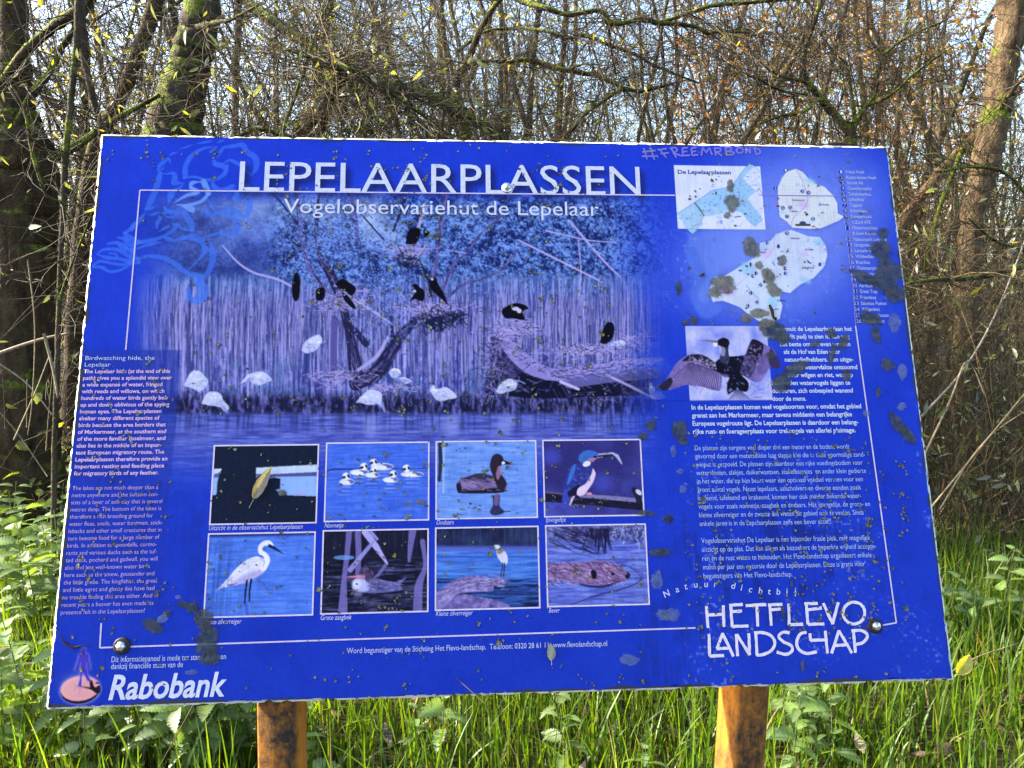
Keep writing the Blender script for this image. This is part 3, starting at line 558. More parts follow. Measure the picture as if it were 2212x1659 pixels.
# local zoom coordinates of every raster point for gradients inside pictures
def loc(z):
    a = np.array(z(0, 0)); b = np.array(z(1, 0)); k = b[0] - a[0]; return (X - a[0]) / k, (Y - a[1]) / k
x7, y7 = loc(ZP7); x8, y8 = loc(ZP8)
begin('hide_view', ZP7, [(205, 122), (1050, 108), (1025, 740), (165, 757)], (22, 31, 56))
wr = [(540, 297), (1046, 271), (1036, 528), (800, 520), (700, 478), (738, 470), (742, 385), (690, 375), (640, 385), (600, 350), (575, 348), (540, 378)]
for q in (wr, [(190, 305), (262, 305), (238, 350), (222, 420), (215, 515), (180, 520)]): poly(ZP7, q, (192, 218, 255), 1, False)
poly(ZP7, [(200, 345), (240, 342), (232, 375), (195, 378)], (84, 92, 168), 1, False); poly(ZP7, [(540, 345), (640, 350), (1040, 330), (1040, 366), (760, 370), (690, 372), (640, 384), (600, 350), (572, 348), (540, 372)], (78, 84, 160), 1, False)
poly(ZP7, [(690, 374), (1040, 367), (1036, 528), (800, 520), (700, 478), (738, 470), (742, 385)], (142, 184, 252), 1, False); poly(ZP7, [(194, 380), (232, 377), (222, 420), (215, 515), (182, 520)], (142, 184, 252), 1, False)
ell(ZP7, 770, 505, 26, 20, (88, 92, 110), .8); stroke(ZP7, [(850, 520, 10), (950, 505, 12)], (186, 140, 220), .5)
begin('smew_group', ZP7, [(1122, 102), (1948, 90), (1944, 717), (1100, 735)], (64, 108, 236))
texture(.5 + 1.2 * (nH - .5) + .5 * (nC - .5), (52, 92, 222), (84, 130, 246)); stroke(ZP7, [(1120, 318, 12), (1180, 310, 14), (1500, 306, 8), (1940, 304, 5)], (34, 52, 140))
for bx_, by_, rx, ry, hx, hy, hr in ((1570, 288, 95, 30, 1500, 252, 30), (1385, 335, 80, 26, 1422, 288, 32), (1815, 352, 95, 24, 1768, 303, 32), (1490, 356, 60, 24, 1498, 322, 26), (1282, 412, 62, 28, 1276, 368, 32), (1640, 396, 66, 24, 1662, 348, 30)):
    ell(ZP7, bx_, by_, rx, ry, (208, 222, 255)); ell(ZP7, bx_ + rx * .45, by_ - ry * .1, rx * .5, ry * .55, (70, 84, 160), .85, 8); ell(ZP7, bx_ - rx * .2, by_ + ry * .2, rx * .6, ry * .6, (232, 240, 255)); ell(ZP7, hx, hy, hr, hr * .95, (236, 242, 255)); ell(ZP7, hx - hr * .55, hy + hr * .2, hr * .45, hr * .35, (14, 18, 50)); ell(ZP7, hx + hr * .6, hy - hr * .1, hr * .3, hr * .55, (14, 18, 50), 1, -20); stroke(ZP7, [(hx - hr * .8, hy + hr * .4, 8), (hx - hr * 1.5, hy + hr * .6, 3)], (30, 34, 70))
    for k in range(5): stroke(ZP7, [(bx_ - rx * .6 + r_.normal(0, 8), by_ + ry + 14 + k * 16, 8), (bx_ + rx * .5 + r_.normal(0, 8), by_ + ry + 14 + k * 16, 6)], (196, 214, 255) if k % 2 == 0 else (52, 84, 190), .55 - .07 * k)
begin('great_egret', ZP7, [(160, 842), (1022, 823), (998, 1490), (118, 1517)], (74, 122, 238))
texture(.5 + 1.3 * (nH - .5) + .5 * (nC - .5), (60, 104, 226), (94, 146, 250)); lay((36, 44, 116), CLIP * (1 - sm(y7 + (x7 - 160) * .02, 850, 872)) * .9)
for yy in (1180, 1385): stroke(ZP7, [(130, yy + 8, 6), (1000, yy - 4, 5)], (52, 92, 216), .5)
poly(ZP7, [(212, 1304), (300, 1212), (380, 1118), (470, 1046), (550, 1020), (600, 1040), (645, 1050), (632, 1102), (588, 1160), (520, 1200), (482, 1228), (430, 1240), (330, 1262), (260, 1278)], (222, 230, 255))
poly(ZP7, [(330, 1240), (440, 1170), (560, 1130), (620, 1090), (590, 1160), (520, 1205), (470, 1238), (400, 1244)], (166, 164, 236), .8, soft=2); poly(ZP7, [(300, 1250), (340, 1244), (400, 1236), (330, 1262)], (90, 80, 150), .8)
stroke(ZP7, [(600, 1110, 56), (632, 1050, 44), (612, 1004, 34), (580, 985, 34), (578, 945, 34), (600, 918, 34), (640, 910, 40), (665, 925, 32)], (232, 238, 255), 1, 6); stroke(ZP7, [(575, 1040, 5), (612, 1060, 12), (600, 1100, 8)], (150, 156, 230), .7)
stroke(ZP7, [(650, 932, 24), (700, 958, 20), (770, 1003, 2)], (30, 34, 70)); stroke(ZP7, [(468, 1216, 16), (456, 1310, 14), (450, 1405, 12)], (24, 26, 60)); stroke(ZP7, [(502, 1208, 16), (490, 1300, 14), (488, 1385, 12)], (24, 26, 60))
stroke(ZP7, [(460, 1415, 26), (470, 1490, 20)], (80, 74, 170), .6)
for k in range(14): stroke(ZP7, [(250 + 22 * k, 1280 - 18 * k + r_.normal(0, 6), 3), (310 + 22 * k, 1215 - 14 * k, 4)], (178, 190, 246), .6)
begin('goosander', ZP7, [(1096, 818), (1944, 798), (1938, 1465), (1072, 1488)], (24, 26, 48))
texture(1.6 * (nH - .42) + .5 * (nC - .5), (20, 22, 42), (120, 128, 206), .9, sm(y7, 980, 1100)); texture(1.3 * (nV - .45), (26, 28, 54), (80, 80, 140), .5, 1 - sm(y7, 900, 1050))
for p in ([(1300, 825, 44), (1285, 1000, 40), (1262, 1200, 40), (1250, 1460, 70)], [(1372, 830, 46), (1378, 1000, 44), (1372, 1160, 40)], [(1820, 800, 60), (1800, 950, 40), (1790, 1060, 20)], [(1900, 900, 40), (1920, 1100, 30), (1870, 1260, 60), (1860, 1460, 70)]): stroke(ZP7, p, (124, 120, 206), .8, 5)
stroke(ZP7, [(1430, 820, 50), (1520, 940, 46), (1612, 1080, 14)], (172, 172, 244)); stroke(ZP7, [(1470, 815, 30), (1530, 880, 20)], (140, 142, 220)); stroke(ZP7, [(1500, 900, 26), (1400, 1020, 32), (1310, 1130, 40)], (150, 152, 232), .9); stroke(ZP7, [(1600, 1090, 26), (1540, 1170, 24), (1500, 1200, 10)], (120, 120, 200), .8); ell(ZP7, 1260, 1030, 85, 18, (104, 160, 240), .8)
poly(ZP7, [(1330, 1280), (1360, 1210), (1440, 1200), (1560, 1210), (1680, 1230), (1770, 1190), (1720, 1250), (1730, 1290), (1640, 1310), (1500, 1320), (1390, 1310)], (100, 100, 172)); poly(ZP7, [(1330, 1290), (1326, 1240), (1350, 1205), (1400, 1200), (1450, 1230), (1470, 1290), (1400, 1312)], (178, 186, 244), soft=1); ell(ZP7, 1366, 1245, 34, 36, (220, 226, 255), .9, 0, 2); ell(ZP7, 1372, 1325, 40, 26, (150, 158, 232), .7, 0, 2)
for k in range(60): x = r_.uniform(1440, 1720); y = r_.uniform(1215, 1300); stroke(ZP7, [(x, y, 7), (x + 30, y + 8, 3)], (150, 150, 220) if r_.random() < .5 else (50, 48, 96), .7)
poly(ZP7, [(1375, 1165), (1400, 1125), (1450, 1112), (1495, 1140), (1490, 1190), (1450, 1226), (1420, 1190)], (80, 66, 104), tex=(nD - .5) * 80); stroke(ZP7, [(1395, 1186, 22), (1340, 1186, 12), (1285, 1188, 4)], (226, 140, 164)); ell(ZP7, 1410, 1190, 26, 18, (180, 140, 190), .8)
stroke(ZP7, [(1480, 1130, 5), (1510, 1150, 2)], (48, 40, 68))
begin('little_grebe', ZP8, [(85, 90), (888, 80), (906, 698), (85, 715)], (106, 152, 244))
texture(.5 + 1.1 * (nH - .5) + .6 * (nC - .5), (84, 130, 232), (132, 176, 252)); stroke(ZP8, [(112, 95, 30), (118, 250, 34), (108, 400, 26)], (26, 30, 60), .85); stroke(ZP8, [(145, 90, 16), (140, 500, 14)], (168, 200, 250), .7)
for k in range(26): x = r_.uniform(150, 830); y = r_.uniform(310, 520); stroke(ZP8, [(x, y, 5), (x + r_.uniform(30, 90), y + r_.normal(0, 4), 3)], (64, 104, 210), .5)
stroke(ZP8, [(120, 520, 5), (400, 545, 5), (890, 512, 6)], (78, 120, 226), .8)
poly(ZP8, [(246, 440), (270, 398), (360, 358), (440, 345), (540, 372), (600, 380), (645, 420), (652, 470), (600, 500), (480, 502), (330, 506), (262, 490)], (112, 98, 158)); poly(ZP8, [(300, 385), (440, 342), (560, 376), (480, 400), (380, 395)], (52, 46, 80), .9); poly(ZP8, [(245, 430), (280, 420), (300, 470), (420, 480), (560, 462), (650, 470), (600, 505), (300, 508), (255, 490)], (22, 22, 40), .9); poly(ZP8, [(280, 420), (360, 400), (420, 430), (400, 460), (310, 462)], (150, 130, 190), .9, soft=1)
for k in range(70): x = r_.uniform(280, 640); y = r_.uniform(370, 490); stroke(ZP8, [(x, y, 7), (x + 40, y + 6, 3)], [(160, 140, 200), (30, 28, 52), (84, 74, 120)][r_.choice(3)], .65)
stroke(ZP8, [(615, 430, 84), (575, 350, 66), (560, 290, 80), (580, 235, 100)], (42, 35, 56), 1, 6); stroke(ZP8, [(600, 300, 34), (590, 350, 40), (585, 385, 20)], (166, 126, 168), .8); poly(ZP8, [(630, 235), (660, 245), (692, 268), (650, 274), (625, 270)], (26, 26, 44)); ell(ZP8, 630, 260, 14, 12, (230, 236, 255)); ell(ZP8, 608, 238, 7, 7, (10, 10, 20))
poly(ZP8, [(540, 525), (600, 520), (600, 610), (640, 660), (560, 690), (520, 660), (545, 600)], (44, 42, 84), .92); stroke(ZP8, [(575, 530, 36), (572, 590, 34)], (134, 108, 170), .7); stroke(ZP8, [(600, 660, 10), (690, 655, 6)], (36, 36, 70))
begin('kingfisher', ZP8, [(953, 80), (1742, 72), (1777, 685), (973, 695)], (58, 60, 146))
texture(sm(nA, .35, .75), (48, 46, 120), (74, 84, 190)); ell(ZP8, 1020, 210, 80, 70, (72, 84, 206), .7, 0, 6); ell(ZP8, 1440, 420, 90, 80, (70, 80, 200), .7, 0, 6)
stroke(ZP8, [(960, 535, 80), (1200, 548, 84), (1500, 575, 92), (1790, 605, 92)], (28, 27, 52)); stroke(ZP8, [(1260, 528, 26), (1500, 545, 34), (1760, 570, 30)], (140, 142, 206), .85); stroke(ZP8, [(975, 500, 14), (1110, 510, 14)], (130, 130, 186), .6)
for k in range(60): x = r_.uniform(975, 1750); y = r_.uniform(515, 620); stroke(ZP8, [(x, y, 8), (x + r_.normal(0, 20), y + 12, 3)], (16, 16, 34) if r_.random() < .6 else (120, 120, 170), .5)
stroke(ZP8, [(1740, 580, 50), (1720, 520, 44), (1695, 480, 40)], (34, 32, 60)); ell(ZP8, 1735, 500, 30, 18, (214, 222, 252), .9, 40)
poly(ZP8, [(1225, 262), (1180, 290), (1140, 370), (1112, 470), (1115, 500), (1170, 500), (1170, 540), (1235, 520), (1300, 440), (1350, 350), (1360, 290), (1290, 270)], (46, 56, 148)); poly(ZP8, [(1225, 268), (1190, 290), (1160, 380), (1150, 440), (1185, 400), (1215, 320)], (64, 122, 226), .85); poly(ZP8, [(1120, 480), (1180, 470), (1180, 540), (1150, 620), (1115, 636), (1108, 600)], (56, 74, 190)); poly(ZP8, [(1150, 500), (1240, 440), (1260, 470), (1200, 540), (1165, 540)], (20, 20, 44), .85)
poly(ZP8, [(1362, 300), (1382, 350), (1360, 420), (1320, 480), (1290, 520), (1235, 524), (1240, 470), (1300, 430), (1345, 360)], (226, 208, 246)); poly(ZP8, [(1215, 530), (1180, 598), (1168, 600), (1190, 540)], (220, 200, 240)); ell(ZP8, 1330, 512, 24, 10, (226, 150, 170))
poly(ZP8, [(1240, 230), (1258, 188), (1300, 160), (1350, 158), (1400, 182), (1400, 225), (1340, 240), (1270, 260)], (58, 110, 206)); ell(ZP8, 1310, 268, 34, 22, (232, 236, 255), 1, -20); ell(ZP8, 1350, 236, 30, 18, (190, 130, 170), .8, -10); ell(ZP8, 1380, 212, 16, 10, (10, 12, 30))
stroke(ZP8, [(1395, 222, 14), (1450, 205, 14), (1530, 190, 6)], (22, 22, 46)); stroke(ZP8, [(1410, 190, 12), (1520, 180, 14), (1560, 205, 26), (1580, 240, 18), (1596, 268, 8)], (170, 178, 222)); stroke(ZP8, [(1370, 225, 6), (1440, 212, 5)], (214, 150, 160))
for k in range(60): x = r_.uniform(1190, 1345); y = r_.uniform(290, 440); ell(ZP8, x, y, 6, 4, (110, 130, 220) if r_.random() < .5 else (28, 32, 88), .6)
begin('little_egret', ZP8, [(83, 797), (910, 778), (925, 1437), (80, 1458)], (62, 112, 222))
texture(.3 + 1.2 * (nB - .5) + .7 * (nV - .5), (26, 32, 66), (62, 84, 140), 1, 1 - sm(y8, 920, 960)); texture(.5 + 1.5 * (nH - .5), (48, 92, 200), (92, 152, 244), 1, sm(y8, 930, 980)); lay((96, 90, 190), CLIP * np.exp(-((y8 - 955) / 22) ** 2) * .6); lay((46, 84, 200), CLIP * np.exp(-((y8 - 1022) / 9) ** 2) * .9)
texture(2.2 * (nH - .5) + .45, (16, 24, 58), (60, 108, 214), .95, sm(y8 + 10 * (nA - .5), 1185, 1215))
poly(ZP8, [(84, 1312), (170, 1250), (260, 1205), (400, 1176), (520, 1196), (610, 1190), (636, 1225), (640, 1258), (560, 1262), (540, 1306), (440, 1312), (330, 1316), (250, 1340), (170, 1420), (84, 1450)], (132, 124, 196), tex=(nC - .5) * 110); poly(ZP8, [(130, 1450), (200, 1400), (280, 1330), (420, 1350), (560, 1376), (690, 1436), (500, 1452)], (112, 104, 178), tex=(nC - .5) * 110)
for k in range(130): t = r_.random(); x = 90 + 540 * t; y = np.interp(x, [90, 250, 400, 640], [1370, 1260, 1240, 1225]) + r_.normal(0, 26); stroke(ZP8, [(x, y, 5), (x + 60, y - r_.normal(22 if x < 300 else 0, 10), 3)], (190, 186, 246) if r_.random() < .45 else (52, 46, 92), .6)
poly(ZP8, [(572, 950), (600, 960), (630, 968), (660, 1010), (668, 1060), (650, 1090), (620, 1076), (585, 1030), (574, 985)], (206, 214, 252)); ell(ZP8, 578, 944, 26, 16, (222, 230, 255)); stroke(ZP8, [(560, 946, 10), (520, 958, 3)], (24, 26, 50)); poly(ZP8, [(570, 960), (630, 962), (632, 985), (590, 1005)], (136, 126, 90), .8); stroke(ZP8, [(628, 1076, 9), (620, 1130, 8), (610, 1185, 8)], (26, 28, 56)); stroke(ZP8, [(642, 1076, 9), (638, 1130, 8), (632, 1188, 8)], (26, 28, 56))
begin('beaver', ZP8, [(978, 775), (1783, 765), (1820, 1408), (998, 1432)], (92, 114, 226))
texture(.5 + 1.5 * (nH - .5) + .8 * (nB - .5), (62, 74, 180), (128, 152, 246)); texture(.4 + 1.6 * (nC - .5) + 1.2 * (nB - .5), (40, 42, 92), (140, 150, 226), .85, (1 - sm(y8, 850, 930)))
for k in range(40): x = r_.uniform(980, 1300); y = r_.uniform(775, 960); stroke(ZP8, [(x, y, 9), (x + r_.uniform(60, 200), y + r_.uniform(20, 90), 4)], (30, 30, 66), .7)
for k in range(30): x = r_.uniform(1330, 1500); stroke(ZP8, [(x, 800, 12), (x + r_.normal(0, 30), r_.uniform(880, 1020), 6)], (26, 28, 62), .75)
for k in range(60): x = r_.uniform(1500, 1780); y = r_.uniform(780, 920); stroke(ZP8, [(x, y, 12), (x + r_.normal(0, 30), y + r_.normal(0, 30), 4)], (170, 186, 252) if r_.random() < .6 else (40, 44, 100), .6)
stroke(ZP8, [(1250, 1000, 5), (1450, 1060, 5), (1640, 1100, 4), (1760, 1160, 6), (1760, 1220, 6)], (34, 40, 110), .6, 6); stroke(ZP8, [(1660, 1110, 6), (1740, 1170, 8), (1740, 1230, 8), (1600, 1290, 14), (1400, 1340, 12), (1180, 1420, 8)], (40, 40, 96), .7, 6)
poly(ZP8, [(970, 1074), (1120, 1078), (1300, 1066), (1430, 1056), (1550, 1088), (1630, 1140), (1666, 1180), (1640, 1215), (1560, 1240), (1430, 1258), (1250, 1240), (1000, 1210), (970, 1200)], (128, 104, 164))
for k in range(520):
    x = r_.uniform(985, 1600); y = r_.uniform(1070, 1250); a_ = r_.normal(.35, .3); L = r_.uniform(20, 50)
    stroke(ZP8, [(x, y, 5), (x + L * math.cos(a_), y + L * math.sin(a_), 2)], [(196, 168, 224), (86, 66, 120), (44, 34, 70), (226, 198, 240)][r_.choice(4, p=[.25, .35, .28, .12])], .8)
poly(ZP8, [(1600, 1225), (1500, 1246), (1400, 1262), (1250, 1246), (1300, 1270), (1450, 1280)], (30, 30, 70), .8); ell(ZP8, 1368, 1170, 26, 40, (22, 20, 38), 1, -12); stroke(ZP8, [(1335, 1150, 12), (1345, 1190, 14)], (210, 180, 226), .8); ell(ZP8, 1525, 1166, 16, 13, (30, 26, 50)); ell(ZP8, 1645, 1180, 22, 28, (32, 28, 50)); ell(ZP8, 1632, 1165, 9, 8, (150, 150, 210), .7)
begin('cormorant', ZR3, [(255, 125), (1005, 122), (935, 748), (300, 755)], (168, 184, 250))
texture(.5 + 1.6 * (nB - .5) + .7 * (nA - .5), (120, 136, 232), (206, 214, 255))
for k in range(60): x = r_.uniform(280, 980); y = r_.uniform(560, 740); a_ = r_.normal(-.2, .8); stroke(ZR3, [(x, y, 6), (x + 60 * math.cos(a_), y + 60 * math.sin(a_), 4)], (210, 196, 244) if r_.random() < .6 else (76, 80, 150), .6)
CLIP = None
poly(ZR3, [(512, 440), (440, 385), (370, 362), (290, 365), (190, 430), (130, 520), (80, 590), (16, 640), (90, 668), (180, 650), (270, 622), (400, 640), (540, 674), (566, 600), (560, 520)], (118, 106, 180), tex=(nC - .5) * 60); poly(ZR3, [(290, 366), (370, 362), (440, 386), (510, 440), (540, 520), (470, 480), (390, 440), (300, 420), (230, 420)], (34, 32, 58))
poly(ZR3, [(700, 470), (770, 400), (800, 280), (830, 235), (900, 262), (950, 290), (1000, 320), (1040, 390), (1064, 478), (985, 472), (940, 530), (900, 590), (850, 600), (770, 560)], (118, 108, 184), tex=(nC - .5) * 60); poly(ZR3, [(760, 390), (795, 290), (830, 236), (900, 262), (920, 300), (890, 400), (800, 430)], (30, 28, 52)); poly(ZR3, [(980, 300), (1040, 390), (1064, 478), (985, 472), (960, 400)], (58, 48, 96))
for k in range(22):
    t = k / 21; stroke(ZR3, [(300 + 240 * t, 430 + 80 * t, 7), (60 + 470 * t ** .8, 655 - 40 * math.sin(2.8 * t) + 20 * t, 5)], (36, 32, 66), .9); stroke(ZR3, [(306 + 240 * t, 440 + 80 * t, 5), (70 + 470 * t ** .8, 650 - 40 * math.sin(2.8 * t) + 20 * t, 4)], (176, 162, 232), .8)
    stroke(ZR3, [(720 + 180 * t, 480 - 120 * t, 5), (850 + 170 * t, 600 - 160 * t, 3)], (50, 44, 88), .7)
poly(ZR3, [(18, 640), (80, 590), (130, 560), (150, 600), (110, 660), (70, 670)], (30, 28, 50), .9)
for k in range(110):
    t = r_.random(); x = 290 + 230 * t + r_.normal(0, 12); y = 388 + 80 * t + r_.normal(0, 18); ell(ZR3, x, y, 8, 5, (166, 160, 206), .6, 30); x = r_.uniform(700, 900); y = r_.uniform(400, 500) if x < 800 else r_.uniform(280, 470); ell(ZR3, x, y, 9, 5, (150, 146, 200), .55, 30)
poly(ZR3, [(560, 400), (700, 378), (790, 370), (860, 400), (840, 500), (800, 560), (720, 540), (600, 560), (540, 500)], (66, 60, 108), tex=(nD - .5) * 90)
poly(ZR3, [(510, 430), (560, 395), (660, 380), (750, 385), (740, 440), (720, 520), (790, 600), (780, 680), (690, 670), (620, 700), (610, 620), (630, 540), (540, 520)], (18, 17, 34)); stroke(ZR3, [(590, 400, 90), (592, 340, 64), (590, 290, 66), (560, 262, 60)], (50, 54, 92), 1, 5); poly(ZR3, [(520, 260), (540, 238), (580, 222), (622, 240), (630, 280), (600, 310), (560, 290), (528, 285)], (20, 20, 36)); ell(ZR3, 512, 276, 20, 24, (226, 226, 246)); stroke(ZR3, [(520, 258, 22), (450, 248, 16), (388, 246, 5)], (110, 112, 150)); ell(ZR3, 575, 340, 22, 40, (168, 176, 220), .7)
for k in range(20): x = 640 + 8 * k; stroke(ZR3, [(700, 650, 6), (620 + 10 * k, 746, 4)], (28, 28, 54) if k % 2 else (130, 136, 210), .8)
PICS['cormorant'] = (PICS['cormorant'][0] - .11, PICS['cormorant'][1], PICS['cormorant'][2] + .03, PICS['cormorant'][3])
# maps
begin('lake_map', Z4, [(115, 235), (867, 241), (917, 790), (152, 785)], (212, 226, 255)); CLIP = None
lake = [(145, 655), (300, 555), (450, 450), (570, 428), (640, 390), (690, 320), (720, 275), (785, 210), (820, 240), (765, 290), (720, 350), (770, 400), (835, 462), (755, 520), (830, 620), (895, 705), (822, 772), (760, 710), (700, 645), (620, 620), (550, 650), (450, 670), (385, 675), (355, 720), (370, 745), (280, 827), (240, 790)]
poly(Z4, lake, (150, 200, 246), 1, False); poly(Z4, lake[-8:] + [(145, 655), (300, 560)], (164, 208, 248), 1, False)
stroke(Z4, [(x, y, 5) for x, y in lake[:9]], (90, 104, 200), .8); stroke(Z4, [(820, 240, 5), (870, 300, 5), (640, 390, 3)][:2], (90, 104, 200), .6)
for k in range(420):
    x = r_.uniform(160, 880); y = r_.uniform(280, 780)
    if 0.62 * (x - 145) + y < 690 or (x < 560 and y > 690 and x > 370) : continue
    if not (y > 560 - .62 * (x - 300) and y < 700 + (x > 700) * 70 and (x < 620 or y < 640 or x > 690 + (y - 640))): continue
    if x > 690 and 480 < y < 620 and x > 770: continue
    ell(Z4, x, y, r_.uniform(4, 12), r_.uniform(3, 8), [(96, 128, 216), (118, 170, 190), (120, 150, 240)][r_.choice(3)], .55)
stroke(Z4, [(300, 560, 10), (340, 610, 11), (380, 672, 10)], (26, 74, 60)); stroke(Z4, [(280, 765, 6), (350, 740, 5), (370, 680, 4)], (160, 90, 130), .8); ell(Z4, 483, 475, 7, 16, (30, 34, 70)); stroke(Z4, [(645, 684, 8), (700, 676, 10)], (70, 74, 130)); stroke(Z4, [(365, 620, 8), (378, 632, 7)], (70, 60, 110)); stroke(Z4, [(862, 440, 5), (890, 490, 4)], (80, 88, 180)); stroke(Z4, [(690, 480, 4), (760, 640, 3), (745, 720, 3)], (130, 150, 220), .7)
npd = [(1100, 290), (1180, 262), (1240, 290), (1290, 350), (1350, 395), (1430, 420), (1500, 490), (1540, 560), (1545, 650), (1597, 680), (1560, 712), (1400, 780), (1300, 785), (1150, 775), (1100, 720), (1040, 680), (1030, 560), (1022, 430), (1060, 340)]
flv = [(1100, 800), (1140, 795), (1290, 850), (1390, 858), (1440, 930), (1455, 1010), (1430, 1110), (1340, 1210), (1220, 1270), (1130, 1345), (1060, 1330), (1040, 1400), (1065, 1450), (1040, 1570), (960, 1600), (880, 1600), (780, 1540), (700, 1470), (600, 1430), (540, 1410), (460, 1420), (420, 1330), (480, 1200), (570, 1190), (700, 1110), (830, 1030), (860, 980), (870, 910), (960, 890), (1010, 830)]
PM = np.array([zu(Z4, *p) for p in npd + flv]); PICS['province_map'] = (PM[:, 0].min() - .006, PM[:, 1].min() - .006, PM[:, 0].max() + .006, PM[:, 1].max() + .004)
for q, c in ((npd, (208, 222, 238)), (flv, (196, 216, 248))):
    poly(Z4, [(x + 8, y + 10) for x, y in q], (60, 84, 200), .5, False, 3); poly(Z4, q, c, 1, False)
for c, cx, cy, rx, ry in (((150, 206, 234), 1300, 370, 60, 24), ((150, 206, 240), 1068, 640, 26, 18), ((150, 206, 240), 1310, 720, 10, 40), ((150, 200, 246), 900, 950, 40, 40), ((206, 180, 244), 925, 1000, 55, 40), ((204, 176, 244), 1240, 580, 44, 34), ((204, 176, 244), 590, 1310, 70, 60), ((140, 196, 246), 760, 1130, 70, 60), ((140, 200, 246), 1380, 900, 40, 30), ((150, 206, 246), 990, 1060, 24, 22), ((140, 200, 246), 980, 1420, 50, 50), ((150, 200, 250), 1260, 1230, 60, 26), ((206, 180, 244), 1260, 1000, 30, 30)): ell(Z4, cx, cy, rx, ry, c, .7, 20, 2)
for k in range(16):
    y = 330 + 28 * k; stroke(Z4, [(1040 + 4 * k if k < 3 else 1040, y, 3), (1260, y + 3, 3)], (170, 178, 220), .6); x = 1060 + 30 * k; stroke(Z4, [(x, 340 + max(0, (x - 1250) * .35), 3), (x + 6, 760, 3)], (172, 178, 222), .55) if x < 1520 else None
for k in range(14): x = 640 + 34 * k; stroke(Z4, [(x, 1330 - 40 * k + 180, 3), (x + 130, 1290 - 34 * k + 150, 3)], (166, 174, 226), .6); stroke(Z4, [(1000 + 28 * k, 850 + 14 * k, 3), (1150 + 18 * k, 1260 - 6 * k, 3)], (168, 176, 226), .55); stroke(Z4, [(960, 920 + 24 * k, 3), (1430 - 8 * k, 900 + 22 * k, 3)], (168, 176, 226), .45)
stroke(Z4, [(1185, 265, 7), (1250, 400, 6), (1280, 560, 6), (1160, 690, 6), (1140, 790, 5)], (150, 130, 220), .8, 5); stroke(Z4, [(1130, 800, 6), (1000, 850, 5), (960, 1000, 5), (640, 1300, 5), (460, 1430, 5)], (176, 150, 220), .7, 4); stroke(Z4, [(750, 1280, 8), (860, 1400, 6)], (90, 140, 236), .8)
stroke(Z4, [(1184, 752, 22), (1300, 752, 22)], (44, 46, 70)); ell(Z4, 1240, 738, 30, 20, (60, 64, 110)); ell(Z4, 1275, 660, 14, 12, (50, 54, 90)); stroke(Z4, [(985, 566, 10), (1030, 566, 8)], (190, 110, 130)); ell(Z4, 1025, 588, 18, 8, (70, 70, 90)); ell(Z4, 1335, 765, 18, 8, (150, 110, 120)); poly(Z4, [(1280, 1052), (1300, 1075), (1320, 1084), (1300, 1088), (1284, 1074)], (24, 26, 50)); ell(Z4, 786, 1095, 9, 20, (40, 40, 60)); ell(Z4, 697, 1148, 16, 8, (60, 66, 120)); poly(Z4, [(915, 1225), (920, 1165), (935, 1145), (945, 1165), (942, 1225)], (76, 66, 100)); ell(Z4, 1045, 1088, 26, 18, (130, 124, 170)); stroke(Z4, [(980, 1075, 10), (995, 1105, 8)], (90, 84, 120)); ell(Z4, 995, 1272, 20, 14, (170, 140, 180)); stroke(Z4, [(990, 1490, 8), (1030, 1482, 8)], (80, 80, 150))
for nmb, cx, cy in MN: ell(Z4, cx, cy, 17, 17, (24, 42, 140))
# man on a sundial
ell(ZB5, 378, 922, 182, 124, (190, 186, 250), .9, -8, 2); ell(ZB5, 375, 930, 172, 112, (36, 24, 40), 1, -8); ell(ZB5, 375, 908, 172, 108, (226, 166, 176), 1, -8)
ell(ZB5, 330, 870, 110, 60, (238, 200, 206), .6, -8, 8); ell(ZB5, 370, 905, 130, 78, (206, 140, 156), .35, -8); ell(ZB5, 370, 905, 122, 72, (228, 170, 180), .6, -8)
for k in range(8): a_ = k * math.pi / 4; stroke(ZB5, [(372, 892, 10), (372 + 120 * math.cos(a_), 892 + 60 * math.sin(a_), 1)], (190, 130, 150), .6)
poly(ZB5, [(360, 885), (440, 895), (500, 900), (548, 880), (545, 950), (470, 920)], (34, 22, 40), .95); stroke(ZB5, [(470, 850, 26), (480, 900, 30), (520, 930, 34)], (34, 22, 40)); stroke(ZB5, [(515, 860, 12), (540, 862, 10)], (60, 30, 50))
man = [(405, 548, 0), (425, 575), (420, 605), (445, 615), (450, 660), (462, 730), (448, 745), (432, 680), (425, 720), (440, 790), (465, 835), (440, 840), (410, 780), (392, 770), (388, 830), (385, 885), (360, 882), (375, 820), (378, 740), (382, 680), (355, 745), (335, 745), (360, 660), (368, 615), (395, 605), (386, 575)]
poly(ZB5, [(410 + (p[0] - 410) * 1.16, 700 + (p[1] - 700) * 1.05) for p in man], (158, 140, 250), .85, True, 2); poly(ZB5, [p[:2] for p in man], (70, 60, 190))
PICS['sponsor_emblem'] = tuple(np.concatenate([zu(ZB5, 185, 530), zu(ZB5, 560, 1050)]))
# weathering of the ink: dull streaks and algae
st = sm(nB * .6 + nV * .4 + .25 * (nD - .5), .47, .66)
rg = np.exp(-(((X - 1690) / 230) ** 2 + ((Y - 1190) / 190) ** 2) ** 1.3) * .75 + np.exp(-(((X - 250) / 120) ** 2 + ((Y - 1050) / 260) ** 2)) * .3 + np.exp(-(((X - 1450) / 90) ** 2 + ((Y - 1400) / 120) ** 2)) * .4 + np.exp(-(((X - 460) / 60) ** 2 + ((Y - 1250) / 160) ** 2)) * .4 + .1
lay((24, 34, 92), st * rg * .62)
lay((120, 140, 230), sm(vnoise(SH, 5, 5, 21, 3), .66, .80) * sm(nA, .5, .7) * sm(X, 1380, 1500) * .75)
art = np.clip(art + ((nD - .5) * 10)[..., None], 0, 255)

